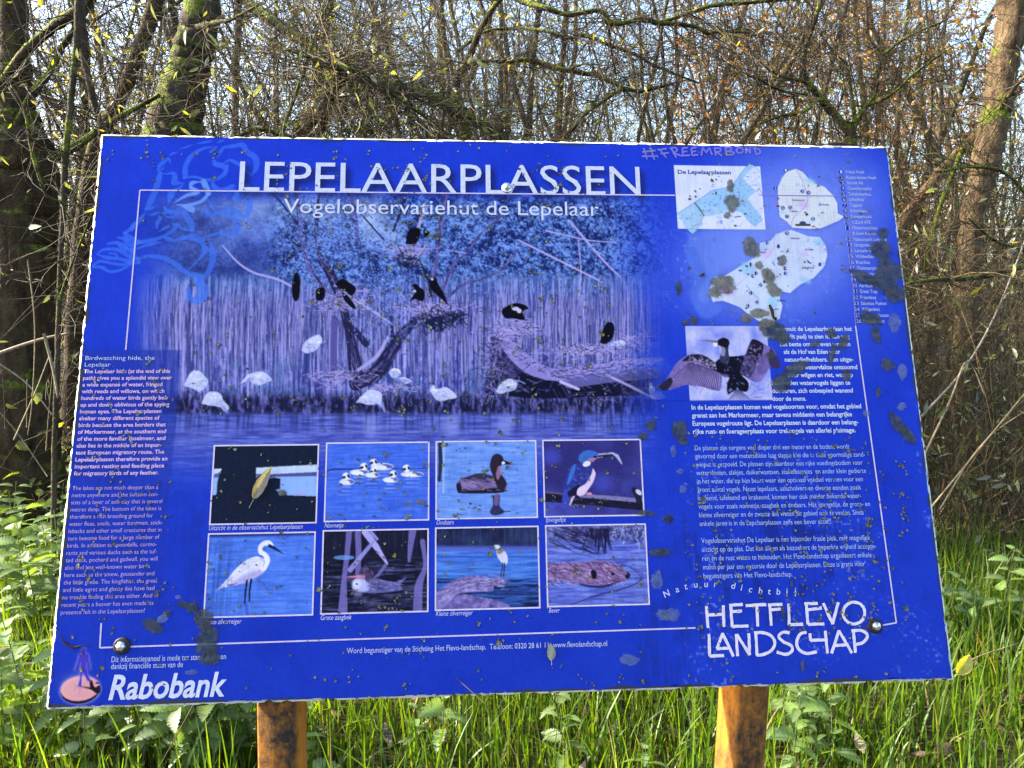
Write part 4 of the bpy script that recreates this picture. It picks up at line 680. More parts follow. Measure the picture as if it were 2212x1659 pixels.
WHITE = np.array([0.72, 0.855, 1.0])      # how white ink reads in the blue skylight that falls on the board
def ink(c): return np.clip(0.63 * srgb(c) / WHITE, 0.0008, 0.85)
def inkmat(name, c=None, rough=0.5):
    m = mat(name, rough=rough, spec=0.03)
    if c is None:
        a = N(m, 'ShaderNodeAttribute'); a.attribute_name = 'tint'; base(m, a.outputs['Color'])
    else:
        n = noise(m, 120, 4); k = ink(c); r = ramp(m, n.outputs[0], [(0.3, tuple(k * .82)), (0.6, tuple(k))]); base(m, r.outputs[0])
    n2 = noise(m, 900, 2); bump(m, n2.outputs[0], 0.06, 0.001)
    return m
alb = ink(art).astype(np.float32)
def sheet(name, u0, v0, u1, v1, step, z, parent, jag=0.0, extra=()):
    nu, nv = max(2, int(round((u1 - u0) / step)) + 1), max(2, int(round((v1 - v0) / step)) + 1)
    u = np.linspace(u0, u1, nu); v = np.linspace(v0, v1, nv); U, V = np.meshgrid(u, v)
    iu = np.clip(U / RES, 0, W_ - 1.01); iv = np.clip(V / RES, 0, H_ - 1.01); a = iu.astype(int); b = iv.astype(int); fu = (iu - a)[..., None]; fv = (iv - b)[..., None]
    c = (alb[b, a] * (1 - fu) + alb[b, a + 1] * fu) * (1 - fv) + (alb[b + 1, a] * (1 - fu) + alb[b + 1, a + 1] * fu) * fv
    if jag:
        r = np.random.default_rng(5)
        def ed(n): 
            k = vnoise((1, n), 1.01, 14, r.integers(1e6), 4, .75)[0]; return jag * np.maximum(0, 0.15 + 2.6 * (k - .5))
        V[0] += ed(nu); V[-1] -= ed(nu) * 1.4; U[:, 0] += ed(nv); U[:, -1] -= ed(nv)
    P = P0 + U[..., None] * R1 + V[..., None] * R2 + PN * z
    i = np.arange(nu * nv).reshape(nv, nu); q = np.stack([i[:-1, :-1], i[1:, :-1], i[1:, 1:], i[:-1, 1:]], -1).reshape(-1, 4)
    mb = MB(); mb.add(P.reshape(-1, 3), q, None, c.reshape(-1, 3))
    for g_ in extra:
        for uvp, t in GEO[g_]:
            k = uvp.mean(0)
            if u0 < k[0] < u1 and v0 < k[1] < v1: mb.add(P0 + uvp[:, :1] * R1 + uvp[:, 1:] * R2 + PN * (z + .0004), None, t, ink(INK[g_]))
    return mb.build(name, M['print'], parent)
M['print'] = inkmat('printed_ink')
INK = {'headline': (206, 222, 255), 'subtitle': (206, 222, 255), 'english_heading': (196, 220, 255), 'english_intro': (214, 190, 240), 'english_text': (196, 178, 240), 'dutch_intro': (196, 216, 255), 'dutch_text': (176, 204, 255), 'place_list': (176, 196, 255), 'caption': (196, 208, 255), 'footer': (190, 206, 255), 'sponsor_text': (186, 206, 255), 'sponsor_name': (208, 222, 255), 'map_title': (64, 66, 160), 'map_names': (50, 54, 130), 'map_numbers': (196, 210, 255), 'slogan': (196, 214, 255)}

# ---- panel core
def box_uvz(mb, u0, v0, u1, v1, z0, z1, matid=0):
    v = [board(u, vv_, z) for z in (z0, z1) for u, vv_ in ((u0, v0), (u1, v0), (u1, v1), (u0, v1))]
    mb.add(v, [(0, 1, 2, 3), (7, 6, 5, 4), (0, 4, 5, 1), (1, 5, 6, 2), (2, 6, 7, 3), (3, 7, 4, 0)], mat=matid)
core = mat('chipped_white_laminate', rough=.6)
n = noise(core, 55, 5, .7); r = ramp(core, n.outputs[0], [(0.36, (0.05, 0.05, 0.045)), (0.47, (0.55, 0.57, 0.56)), (0.7, (0.82, 0.83, 0.82))]); base(core, r.outputs[0])
mb = MB(); ne = 160; re_ = np.random.default_rng(9)
def outline(z):
    jt = lambda: (re_.random(ne) ** 6) * .0035
    t = np.linspace(0, 1, ne, endpoint=False)
    a = [(PW * k, j) for k, j in zip(t, jt())] + [(PW - j, PH * k) for k, j in zip(t, jt())] + [(PW - PW * k, PH - j * 2) for k, j in zip(t, jt())] + [(j, PH - PH * k) for k, j in zip(t, jt())]
    return np.array([board(u, v, z) for u, v in a]), np.array(a)
f1, uvo = outline(0.0); re_ = np.random.default_rng(9); f0, _ = outline(-0.012); L = len(f1)
i = np.arange(L); j = (i + 1) % L
mb.add(np.vstack([f1, f0, [board(PW / 2, PH / 2, 0)], [board(PW / 2, PH / 2, -.012)]]), np.stack([i, j, j + L, i + L], -1), np.vstack([np.stack([j, i, np.full(L, 2 * L)], -1), np.stack([i + L, j + L, np.full(L, 2 * L + 1)], -1)]))
panel = mb.build('panel', core, root)
sheet('printed_face', .0026, .0030, PW - .0028, PH - .003, .0015, .0006, panel, .004)
# thin dark swollen seam just inside the rim
seam = mat('dark_delaminated_edge', (0.016, 0.02, 0.04), .7); mb = MB(); r = np.random.default_rng(4)
def seamstrip(a, b, inward, wmax, n_=260):
    t = np.linspace(0, 1, n_); k = vnoise((1, n_), 1.01, 9, int(r.integers(1e6)), 3, .7)[0]; w_ = wmax * np.clip(2.6 * (k - .36), 0.04, 1)
    a, b, inward = map(np.array, (a, b, inward)); A = a + (b - a) * t[:, None]; B = A + inward * w_[:, None]; v = np.array([board(u, v_, .0010) for u, v_ in np.vstack([A, B])]); i = np.arange(n_ - 1)
    mb.add(v, np.stack([i, i + 1, i + 1 + n_, i + n_], -1))
e = .0032
seamstrip((e, e), (PW - e, e), (0, 1.), .0045); seamstrip((e, PH - e), (PW - e, PH - e), (0, -1.), .006); seamstrip((e, e), (e, PH - e), (1., 0), .006); seamstrip((PW - e, e), (PW - e, PH - e), (-1., 0), .005)
mb.build('edge_seam', seam, panel)

# ---- picture sheets and frames
LABP = {'hide_view': 'dark photo of the view from inside the bird hide', 'smew_group': 'photo of black and white ducks on blue water', 'great_egret': 'photo of a white heron standing in water', 'goosander': 'photo of a duck among reeds in dark water', 'little_grebe': 'photo of a brown grebe swimming', 'kingfisher': 'photo of a kingfisher on a branch with a fish', 'little_egret': 'photo of a small white egret on a log', 'beaver': 'photo of a swimming beaver', 'cormorant': 'photo of a cormorant spreading its wings'}
frm = inkmat('frame_ink', (214, 212, 250))
for nme, (u0, v0, u1, v1) in PICS.items():
    if nme in LABP:
        o = sheet('photograph', u0, v0, u1, v1, .0011, .0011 if nme == 'cormorant' else .0009, panel); o['label'] = LABP[nme]
        if nme != 'cormorant':
            mb = MB(); e = .0019
            for a in ((u0 - e, v0 - e, u1 + e, v0 + .0006), (u0 - e, v1 - .0006, u1 + e, v1 + e), (u0 - e, v0 + .0006, u0 + .0006, v1 - .0006), (u1 - .0006, v0 + .0006, u1 + e, v1 - .0006)):
                mb.add([board(a[0], a[1], .0012), board(a[0], a[3], .0012), board(a[2], a[3], .0012), board(a[2], a[1], .0012)], [(0, 1, 2, 3)])
            mb.build('photo_frame', frm, panel)
    elif nme == 'sponsor_emblem': sheet('sponsor_emblem', u0, v0, u1, v1, .0011, .0009, panel)
    else: sheet('map', u0, v0, u1, v1, .0011, .0013 if nme == 'lake_map' else .0009, panel, extra=('map_title', 'map_names', 'map_numbers'))
# ---- lettering meshes
for gname, items in GEO.items():
    if gname.startswith('map_') or gname == 'slogan': continue
    mb = MB(); mi = inkmat(gname + '_ink', INK[gname])
    if gname == 'caption':
        for uvp, t in items:
            mb = MB(); mb.add(P0 + uvp[:, :1] * R1 + uvp[:, 1:] * R2 + PN * .0014, None, t); mb.build('caption', mi, panel)
        continue
    for uvp, t in items: mb.add(P0 + uvp[:, :1] * R1 + uvp[:, 1:] * R2 + PN * .0014, None, t)
    mb.build(gname, mi, panel)
# ---- rules, hand lettering of the logo, scratched graffiti: flat strokes
def ribbon(mb, z, pts, wd, zz=.0014, n=0, round_=False, rough=0, wob=None):
    p = np.array([zu(z, q[0], q[1]) for q in pts])
    if n: p = catmull(p, n)
    elif rough: 
        p = np.vstack([np.linspace(p[k], p[k + 1], 7, endpoint=False) for k in range(len(p) - 1)] + [p[-1:]])
    d = np.gradient(p, axis=0); d = d / np.maximum(np.linalg.norm(d, axis=1, keepdims=True), 1e-9); nn = np.column_stack([-d[:, 1], d[:, 0]])
    ww = np.full(len(p), wd / 2) * (1 + rough * rng.normal(0, 1, len(p))); ww2 = np.full(len(p), wd / 2) * (1 + rough * rng.normal(0, 1, len(p)))
    uvs = np.vstack([p + nn * ww[:, None], p - nn * ww2[:, None]]); k = len(p); i = np.arange(k - 1)
    ribbon.z = getattr(ribbon, 'z', 0) + 3e-6
    mb.add(P0 + uvs[:, :1] * R1 + uvs[:, 1:] * R2 + PN * (zz + ribbon.z), np.stack([i, i + k, i + k + 1, i + 1], -1))
mb = MB()
for p in ([(1458, 424), (303, 411.5), (273, 756)], [(221, 1346), (218, 1399), (1503, 1358)], [(1905, 1353), (1937, 1347.5), (1848, 706)]):
    for a, b in zip(p[:-1], p[1:]): ribbon(mb, PX, [a, b], .0024)
mb.build('frame_rule', inkmat('rule_ink', (206, 204, 250)), panel)
mb = MB()
for a, b in zip([(1848, 706), (1829, 426)], [(1829, 426), (1640, 424)]): ribbon(mb, PX, [a, b], .0016)
mb.build('frame_rule', inkmat('faded_rule_ink', (130, 130, 226)), panel)
mb = MB(); W1 = .0050
for p in ([(412, 335), (425, 488)], [(530, 330), (535, 480)], [(425, 398), (533, 392)], [(582, 330), (592, 482)], [(572, 330), (666, 324)], [(588, 374), (660, 370)], [(592, 479), (706, 473)], [(686, 333), (829, 325)], [(764, 330), (770, 478)], [(854, 325), (865, 472)], [(842, 328), (942, 324)], [(860, 362), (932, 356)], [(985, 320), (990, 470)], [(990, 467), (1086, 462)], [(1108, 320), (1120, 465)], [(1094, 320), (1188, 318)], [(1114, 362), (1216, 350)], [(1120, 464), (1234, 460)], [(1226, 316), (1292, 462)], [(1332, 310), (1290, 462)],
          [(430, 530), (437, 686)], [(437, 684), (536, 679)], [(486, 632), (528, 524)], [(524, 524), (602, 686)], [(484, 632), (566, 629)], [(620, 530), (630, 684)], [(624, 532), (716, 676)], [(714, 676), (708, 525)], [(757, 522), (765, 680)], [(1134, 526), (1137, 578)], [(1137, 575), (1238, 571)], [(1240, 508), (1256, 666)], [(1284, 666), (1336, 506)], [(1334, 506), (1426, 664)], [(1300, 612), (1402, 604)], [(1437, 508), (1450, 662)]):
    ribbon(mb, ZB6, p, W1, rough=.09)
for p in ([(1440 + 76 * math.cos(t), 385 + 76 * math.sin(t)) for t in np.linspace(0, 2 * math.pi, 15)], [(745, 522), (800, 520), (860, 540), (890, 590), (865, 645), (810, 672), (762, 678)], [(992, 522), (945, 518), (916, 548), (950, 585), (1002, 610), (1010, 645), (970, 672), (902, 656)], [(1110, 518), (1066, 532), (1042, 585), (1055, 635), (1110, 666), (1182, 654)], [(1422, 510), (1490, 506), (1534, 540), (1505, 588), (1446, 606)]):
    ribbon(mb, ZB6, p, W1, n=4, rough=.07)
mb.build('foundation_logo', inkmat('logo_ink', (218, 222, 252)), panel)
mb = MB()
for p in ([(1275, 1180), (1302, 1270)], [(1325, 1175), (1360, 1272)], [(1262, 1212), (1370, 1200)], [(1262, 1246), (1386, 1243)], [(1383, 1194), (1458, 1185)], [(1408, 1226), (1476, 1218)], [(1400, 1190), (1456, 1258)], [(1492, 1180), (1532, 1256)], [(1505, 1216), (1580, 1246)], [(1580, 1180), (1586, 1242)], [(1580, 1180), (1626, 1177)], [(1584, 1210), (1620, 1207)], [(1586, 1241), (1642, 1237)], [(1652, 1180), (1658, 1240)], [(1652, 1180), (1694, 1176)], [(1655, 1210), (1690, 1206)], [(1658, 1239), (1706, 1234)], [(1730, 1240), (1740, 1178), (1770, 1216), (1795, 1178), (1816, 1237)], [(1836, 1180), (1846, 1242)], [(1848, 1212), (1896, 1242)], [(1920, 1175), (1930, 1234)], [(2085, 1226), (2083, 1178), (2117, 1223), (2115, 1176)], [(2150, 1180), (2166, 1232)]): ribbon(mb, ZG, p, .0034, rough=.12)
for p in ([(1480, 1184), (1526, 1178), (1538, 1202), (1505, 1217)], [(1828, 1181), (1880, 1184), (1880, 1206), (1846, 1213)], [(1912, 1177), (1966, 1180), (1962, 1200), (1928, 1206)], [(1928, 1206), (1986, 1214), (1978, 1232), (1930, 1236)], [(2035 + 26 * math.cos(t), 1200 + 22 * math.sin(t)) for t in np.linspace(0, 6.28, 9)], [(2138, 1182), (2184, 1190), (2196, 1220), (2160, 1234)]): ribbon(mb, ZG, p, .0034, n=4, rough=.1)
mb.build('graffiti', inkmat('faint_lilac_marker', (126, 124, 232)), panel)

for sl_ in (slice(0, 6), slice(6, 14)):
    mb = MB()
    for uvp, t in GEO['slogan'][sl_]: mb.add(P0 + uvp[:, :1] * R1 + uvp[:, 1:] * R2 + PN * .0014, None, t)
    mb.build('slogan_word', inkmat('slogan_ink', INK['slogan']), panel)
# ---- grime patches (thin semi-transparent crust), lichen flecks
def grimemat(name, c1, c2, alpha):
    m = mat(name, rough=.9, spec=.1); L = m.node_tree.links; nn = noise(m, 60, 7, .75); rr = ramp(m, nn.outputs[0], [(0.32, c1), (0.68, c2)]); base(m, rr.outputs[0])
    n2 = noise(m, 42, 8, .78); at_ = N(m, 'ShaderNodeAttribute'); at_.attribute_name = 'tint'; se = N(m, 'ShaderNodeSeparateColor'); L.new(at_.outputs['Color'], se.inputs[0])
    ad = N(m, 'ShaderNodeMath', operation='MULTIPLY_ADD'); L.new(n2.outputs[0], ad.inputs[0]); ad.inputs[1].default_value = 1.5; L.new(se.outputs[0], ad.inputs[2])
    r2 = ramp(m, ad.outputs[0], [(0.0, (0, 0, 0)), (1.0, (1, 1, 1))]); mr = N(m, 'ShaderNodeMapRange'); L.new(ad.outputs[0], mr.inputs[0])
    mr.inputs[1].default_value = 1.12; mr.inputs[2].default_value = 1.36; mr.inputs[3].default_value = 0; mr.inputs[4].default_value = alpha; mr.interpolation_type = 'SMOOTHSTEP'
    L.new(mr.outputs[0], m.node_tree.nodes['Principled BSDF'].inputs['Alpha']); bump(m, nn.outputs[0], .9, .004); return m
GR = [grimemat('dark_crust', (0.014, 0.019, 0.030), (0.09, 0.105, 0.10), .7), grimemat('pale_crust', (0.05, 0.05, 0.04), (0.22, 0.21, 0.17), .72), grimemat('faint_film', (0.06, 0.09, 0.2), (0.22, 0.27, 0.42), .45)]
mb = MB(); rg_ = np.random.default_rng(17); gz = [0]
def patch(cx, cy, rx, ry, rot, m_, rough=.3):
    n_ = 30; t = np.linspace(0, 2 * np.pi, n_, endpoint=False); k = 1 + rough * (vnoise((1, n_), 1.01, 4, int(rg_.integers(1e6)), 3, .8)[0] - .5) * 2
    c, s = math.cos(math.radians(rot)), math.sin(math.radians(rot)); gz[0] += 6e-6; v = []
    for f, h in ((1.45, 0), (.75, .0003), (.3, .0006)):
        pts = [zu(PX, cx + f * k_ * (rx * math.cos(a) * c - ry * math.sin(a) * s), cy + f * k_ * (rx * math.cos(a) * s + ry * math.sin(a) * c)) for a, k_ in zip(t, k)]; v += [board(u, v_, .0018 + gz[0] + h) for u, v_ in pts]
    ctr = zu(PX, cx, cy); v.append(board(ctr[0], ctr[1], .0026 + gz[0])); i = np.arange(n_); j = (i + 1) % n_
    mb.add(v, np.concatenate([np.stack([i + o, i + n_ + o, j + n_ + o, j + o], -1) for o in (0, n_)]), np.stack([j + 2 * n_, i + 2 * n_, np.full(n_, 3 * n_)], -1), np.repeat([0., .62, .85, .9], [n_, n_, n_, 1])[:, None] * np.ones(3), mat=m_)
for a in ((1470, 928, 17, 22, 0, 0), (1477, 955, 12, 10, 0, 0), (1499, 694, 10, 12, 0, 0), (1480, 700, 8, 7, 0, 0), (1467, 625, 7, 16, 0, 0), (1406, 922, 12, 12, 0, 0), (1390, 944, 12, 9, 0, 0), (1444, 1122, 14, 11, 0, 0), (1425, 1196, 26, 10, -4, 0), (1395, 1110, 22, 6, 8, 0), (1880, 690, 26, 16, 20, 0), (1893, 725, 10, 22, -10, 0), (1915, 600, 34, 42, 20, 0), (1935, 640, 26, 22, 0, 0), (1905, 545, 22, 30, -15, 0), (1862, 598, 32, 14, 24, 0), (1907, 508, 12, 14, 0, 0), (1716, 800, 36, 14, -28, 0), (1690, 830, 22, 22, -20, 0), (1668, 715, 32, 22, 10, 0), (1690, 735, 20, 16, 0, 0), (1665, 770, 14, 8, 0, 0), (1795, 722, 12, 14, 0, 0), (1822, 742, 10, 22, 20, 0), (1798, 765, 8, 26, 10, 0), (1760, 745, 14, 7, -20, 0), (1828, 812, 12, 14, 0, 0), (1917, 790, 15, 15, 0, 0), (1897, 850, 7, 14, 15, 0), (1940, 920, 14, 32, -38, 0), (1962, 945, 12, 22, -30, 0), (1948, 880, 12, 10, 0, 2), (1872, 895, 8, 8, 0, 2),
          (1660, 600, 14, 22, -25, 1), (1640, 575, 10, 10, 0, 1), (1563, 614, 26, 20, 20, 1), (1545, 632, 16, 14, 0, 1), (1625, 536, 17, 26, -10, 1), (1640, 680, 24, 12, 0, 1), (1612, 690, 14, 12, 0, 1), (1672, 630, 20, 14, 30, 1), (1690, 565, 10, 12, 0, 1), (1580, 440, 20, 18, 0, 1), (1578, 405, 9, 14, 0, 1), (1570, 468, 8, 8, 0, 1), (1655, 700, 22, 12, 0, 1), (885, 1090, 7, 5, 0, 1), (910, 1086, 10, 7, 0, 1), (880, 1120, 7, 6, 0, 1), (610, 1065, 8, 7, 0, 1),
          (418, 1312, 18, 15, 0, 0), (398, 1305, 12, 9, 0, 0), (440, 1340, 22, 30, -20, 0), (448, 1385, 26, 40, -4, 0), (455, 1420, 22, 24, 8, 0), (335, 1354, 26, 14, 10, 0), (355, 1337, 14, 8, -20, 2), (366, 1324, 9, 8, 0, 0), (415, 1452, 16, 6, 0, 2), (388, 1290, 7, 5, 0, 2), (1420, 1255, 14, 22, 0, 2), (1360, 1425, 22, 14, 0, 2), (1445, 1330, 26, 16, 0, 2), (1948, 805, 10, 20, 0, 2), (1932, 700, 14, 20, 0, 2), (1470, 1020, 8, 6, 0, 2), (1475, 1060, 8, 9, 0, 2), (1455, 975, 6, 16, 0, 2), (1735, 1440, 6, 14, 0, 0), (1692, 1325, 4, 16, -8, 0), (1710, 1262, 4, 8, 0, 0)):
    patch(*a)
o = mb.build('grime_patches', GR, root); o['kind'] = 'stuff'
mb = MB(); rl = np.random.default_rng(23); npl = 0
ZONES = [(850, 1330, 340, 960, 420), (610, 930, 340, 720, 150), (170, 380, 780, 1340, 170), (1480, 1960, 930, 1360, 520), (300, 640, 300, 560, 60), (700, 930, 960, 1330, 90), (945, 1400, 960, 1330, 130), (1480, 1900, 350, 700, 110), (400, 760, 560, 900, 70), (440, 690, 960, 1340, 60), (230, 1950, 310, 350, 40), (120, 1950, 1300, 1490, 130), (400, 1450, 880, 1420, 130)]
cl = []
for xa, xb, ya, yb, n_ in ZONES:
    for k in range(n_):
        if cl and rl.random() < .35: bx_, by_ = cl[rl.integers(max(0, len(cl) - 60), len(cl))]; x, y = bx_ + rl.normal(0, 6), by_ + rl.normal(0, 6)
        else: x, y = rl.uniform(xa, xb), rl.uniform(ya, yb)
        cl.append((x, y))
for x, y in cl:
    c = zu(PX, x, y)
    if not (.01 < c[0] < PW - .01 and .01 < c[1] < PH - .01): continue
    n_ = 7; s_ = rl.uniform(.0009, .0027) * (1.5 if rl.random() < .08 else 1); t = np.linspace(0, 2 * np.pi, n_, endpoint=False) + rl.random(); k = s_ * rl.uniform(.5, 1.3, n_); h = rl.uniform(.0004, .0012)
    v = [board(c[0] + kk * math.cos(a), c[1] + kk * math.sin(a), .0016 + h * .5) for kk, a in zip(k, t)] + [board(c[0], c[1], .0018 + h)] + [board(c[0] + kk * 1.0 * math.cos(a), c[1] + kk * 1.0 * math.sin(a), .0005) for kk, a in zip(k, t)]; i = np.arange(n_)
    g_ = rl.random(); col = np.array([.13, .14, .09]) * rl.uniform(.45, 1.5) if g_ < .7 else np.array([.17, .15, .025]) * rl.uniform(.6, 1.3)
    mb.add(v, np.stack([i, i + n_ + 1, (i + 1) % n_ + n_ + 1, (i + 1) % n_], -1), np.stack([(i + 1) % n_, i, np.full(n_, n_)], -1), col)
lm = mat('lichen', rough=.95, spec=.05); a = N(lm, 'ShaderNodeAttribute'); a.attribute_name = 'tint'; base(lm, a.outputs['Color'])
o = mb.build('lichen_flecks', lm, root); o['kind'] = 'stuff'

# ---- bolts
steel = mat('weathered_steel', (0.62, 0.63, 0.64), .3, spec=.5); steel.node_tree.nodes['Principled BSDF'].inputs['Metallic'].default_value = .85
n = noise(steel, 160, 4); r = ramp(steel, n.outputs[0], [(0.35, (0.30, 0.29, 0.27)), (0.6, (0.75, 0.76, 0.78))]); base(steel, r.outputs[0])
rubber = mat('black_rubber', (0.012, 0.010, 0.010), .6)
def disc(mb, c, prof, sides, rot=0):
    t = np.arange(sides) * 2 * np.pi / sides + rot; rings = []
    for rr, z in prof: rings.append([board(c[0] + rr * math.cos(a), c[1] + rr * math.sin(a), z) for a in t])
    v = np.array(rings).reshape(-1, 3); K = len(prof); i = np.arange(sides); q = []
    for k in range(K - 1): q.append(np.stack([i + k * sides, (i + 1) % sides + k * sides, (i + 1) % sides + (k + 1) * sides, i + (k + 1) * sides], -1))
    mb.add(np.vstack([v, [board(c[0], c[1], prof[-1][1])]]), np.concatenate(q), np.stack([i + (K - 1) * sides, (i + 1) % sides + (K - 1) * sides, np.full(sides, K * sides)], -1))
for px, py, s_, w_ in ((1095, 408, .0060, steel), (266, 1395, .0078, rubber), (1891, 1354, .0075, rubber)):
    c = zu(PX, px, py); mb = MB(); disc(mb, c, [(s_, .003), (s_, .0085), (s_ * .86, .0098), (s_ * .5, .0098), (s_ * .42, .0108)], 6 if w_ is rubber else 16, .2)
    bo = mb.build('bolt', steel, root)
    mb = MB(); disc(mb, c, [(s_ * 1.75, .0006), (s_ * 1.72, .0034), (s_ * 1.4, .0044), (s_ * .9, .0044)], 28); mb.build('washer', w_, bo)

# ---- posts and rails
wood = mat('weathered_orange_stained_wood_shaded_front', rough=.75, spec=.2)
n1 = noise(wood, 9, 8, .72, stretch=(1, 1, .55)); n2 = noise(wood, 70, 5, .65, stretch=(1.0, 1.0, .12))
r2 = ramp(wood, n2.outputs[0], [(.3, (0.24, 0.085, 0.010)), (.65, (0.42, 0.165, 0.018))])
geo = N(wood, 'ShaderNodeNewGeometry'); sx = N(wood, 'ShaderNodeSeparateXYZ'); wood.node_tree.links.new(geo.outputs['Normal'], sx.inputs[0])
ma = N(wood, 'ShaderNodeMath', operation='MULTIPLY_ADD'); wood.node_tree.links.new(sx.outputs[1], ma.inputs[0]); ma.inputs[1].default_value = -.13; wood.node_tree.links.new(n1.outputs[0], ma.inputs[2])
n4 = noise(wood, 55, 6, .8); mb4 = N(wood, 'ShaderNodeMath', operation='MULTIPLY_ADD'); wood.node_tree.links.new(n4.outputs[0], mb4.inputs[0]); mb4.inputs[1].default_value = .45; wood.node_tree.links.new(ma.outputs[0], mb4.inputs[2])
r1 = ramp(wood, mb4.outputs[0], [(.70, (0, 0, 0)), (.93, (1, 1, 1))])  # dark blotches, painted denser on camera-facing sides to stand for their shade
base(wood, mixc(wood, r1.outputs[0], r2.outputs[0], (0.022, 0.018, 0.015))); bump(wood, n4.outputs[0], .6, .004)
def post(xt, yt, xb, yb, Y_, side, rot):
    a = at(xt, yt, Y_); b = at(xb, yb, Y_); d = (b - a); d /= abs(d[2]); bot = a + d * (a[2] + .35); top = a + d * -.8 * 1.0
    top[1] += 0.8 * 0.36                                             # upper half leans with the board
    mb = MB(); h = side / 2; bv = .004; cr = math.cos(rot); sr = math.sin(rot); sec = []
    for sx_, sy_ in ((-1, -1), (1, -1), (1, 1), (-1, 1)):
        for k in ((0, 1) if sx_ * sy_ > 0 else (1, 0)):
            x = sx_ * (h - (bv if k else 0)); y = sy_ * (h - (0 if k else bv)); sec.append((x, y))
    sec = sorted(sec, key=lambda q: math.atan2(q[1], q[0])); sec = np.array([(x * cr - y * sr, x * sr + y * cr) for x, y in sec]); m_ = len(sec)
    mid = a + d * -0.02
    rings = [bot, a + d * .5, a + d * .2, mid, top]; v = np.vstack([np.column_stack([r_[0] + sec[:, 0], r_[1] + sec[:, 1], np.full(m_, r_[2])]) for r_ in rings]); i = np.arange(m_); q = np.concatenate([np.stack([i + k * m_, (i + 1) % m_ + k * m_, (i + 1) % m_ + (k + 1) * m_, i + (k + 1) * m_], -1) for k in range(len(rings) - 1)])
    tr = np.array([(4 * m_, 4 * m_ + k, 4 * m_ + k + 1) for k in range(1, m_ - 1)]); mb.add(v, q, tr); return mb.build('post', wood, root)
yb0 = board(0, PH)[1]
post(610, 1525, 611.5, 1659, float(board(.45, PH)[1]) + .055, .066, math.radians(-1)); post(1607, 1486, 1596, 1659, float(board(1.2, PH)[1]) + .062, .064, math.radians(19))
for v_ in (.12, .86):
    mb = MB(); box_uvz(mb, .08, v_ - .03, PW - .08, v_ + .03, -.042, -.0125); mb.build('rail', wood, root)

# ---- leaves and bits lying on the board
def willow_leaf(mb, base_pt, tip, width, up, col, rib, curl=.004, n_=12, stalk=.2, lift=0):
    base_pt, tip, up = map(np.asarray, (base_pt, tip, up)); ax = tip - base_pt; L = np.linalg.norm(ax); ax = ax / L; sd = np.cross(up, ax)
    V = []; 
    for k in range(n_ + 1):
        t = k / n_; w_ = width / 2 * (np.sin(np.pi * min(1, t * 1.02) ** .8) ** .8 + .02) * (1 + .06 * math.sin(k * 2.3)); c = base_pt + ax * L * (stalk + (1 - stalk) * t) + up * (curl * math.sin(3.1 * t) + lift * t * t)
        V += [c - sd * w_ + up * curl * .7, c - sd * w_ * .08, c + sd * w_ * .08, c + sd * w_ + up * curl * .9]
    q = []
    for k in range(n_):
        for j_ in range(3): q.append((4 * k + j_, 4 * k + j_ + 1, 4 * k + j_ + 5, 4 * k + j_ + 4))
    cc = np.tile(np.array([col, rib, rib, col]), (n_ + 1, 1)); mb.add(V, q, None, cc)
    s = np.array([[base_pt, base_pt + ax * L * stalk * .5 + up * .001, base_pt + ax * L * (stalk + .02) + up * .001]]); tubes(mb, s, np.array([[.0009, .0007, .0006]]) * width / .02, 5, rib, cap=True)
for pb, pt, wd, lab, cl_ in (((540, 1098), (590, 1009), .0190, 'dead grey-brown willow leaf stuck on the dark hide photograph of the board', (.062, .055, .034)), ((1193, 1437), (1189, 1388), .0145, 'small pale dead leaf on the board over the web address at its bottom edge', (.16, .155, .12))):
    a = zu(PX, *pb); b = zu(PX, *pt); mb = MB(); willow_leaf(mb, board(a[0], a[1], .003), board(b[0], b[1], .006), wd, PN, cl_, (.30, .26, .16) if wd > .018 else (.5, .5, .4), .004)
    o = mb.build('willow_leaf', M['leaf'], origin=board(a[0], a[1], .003)); tag(o, lab, 'leaf', 'dead leaves on the board')
def bits(name, lab, cat, pts, rad, col):
    p = np.array([[board(*zu(PX, x, y), z) for x, y, z in pts]]); c = catmull(p[0], 5)[None]; rr = np.interp(np.linspace(0, 1, c.shape[1]), np.linspace(0, 1, len(rad)), rad)[None]; mb = MB(); tubes(mb, c, rr, 6, col, cap=True); o = mb.build(name, M['twig'], origin=p[0, 0]); tag(o, lab, cat)
bits('twig', 'short black twig stub stuck upright-ish on the lower map of the board', 'twig', [(1661, 662, .004), (1666, 676, .006), (1669, 688, .005), (1676, 692, .003)], [.0022, .003, .0022, .003], (.012, .01, .008))
bits('seed_husk', 'tiny brown seed husk on the board left of the lower map', 'seed husk', [(1511, 599, .003), (1517, 596, .005), (1521, 594, .003)], [.0015, .003, .001], (.03, .022, .018))
bits('dry_stalk', 'thin curled dark stalk lying on the board above the sundial emblem', 'stalk', [(117, 1342, .003), (135, 1372, .006), (147, 1390, .004), (165, 1398, .004), (180, 1394, .005), (197, 1395, .003)], [.0005, .0008, .0018, .0022, .001, .0004], (.03, .014, .008))
bits('twig', 'dark curled bark strip lying on the board\u2019s top edge near its right corner', 'twig', [(1790, 313, .001), (1815, 311, -.003), (1840, 313, -.002), (1850, 312, 0)], [.001, .003, .002, .001], (.02, .013, .01))

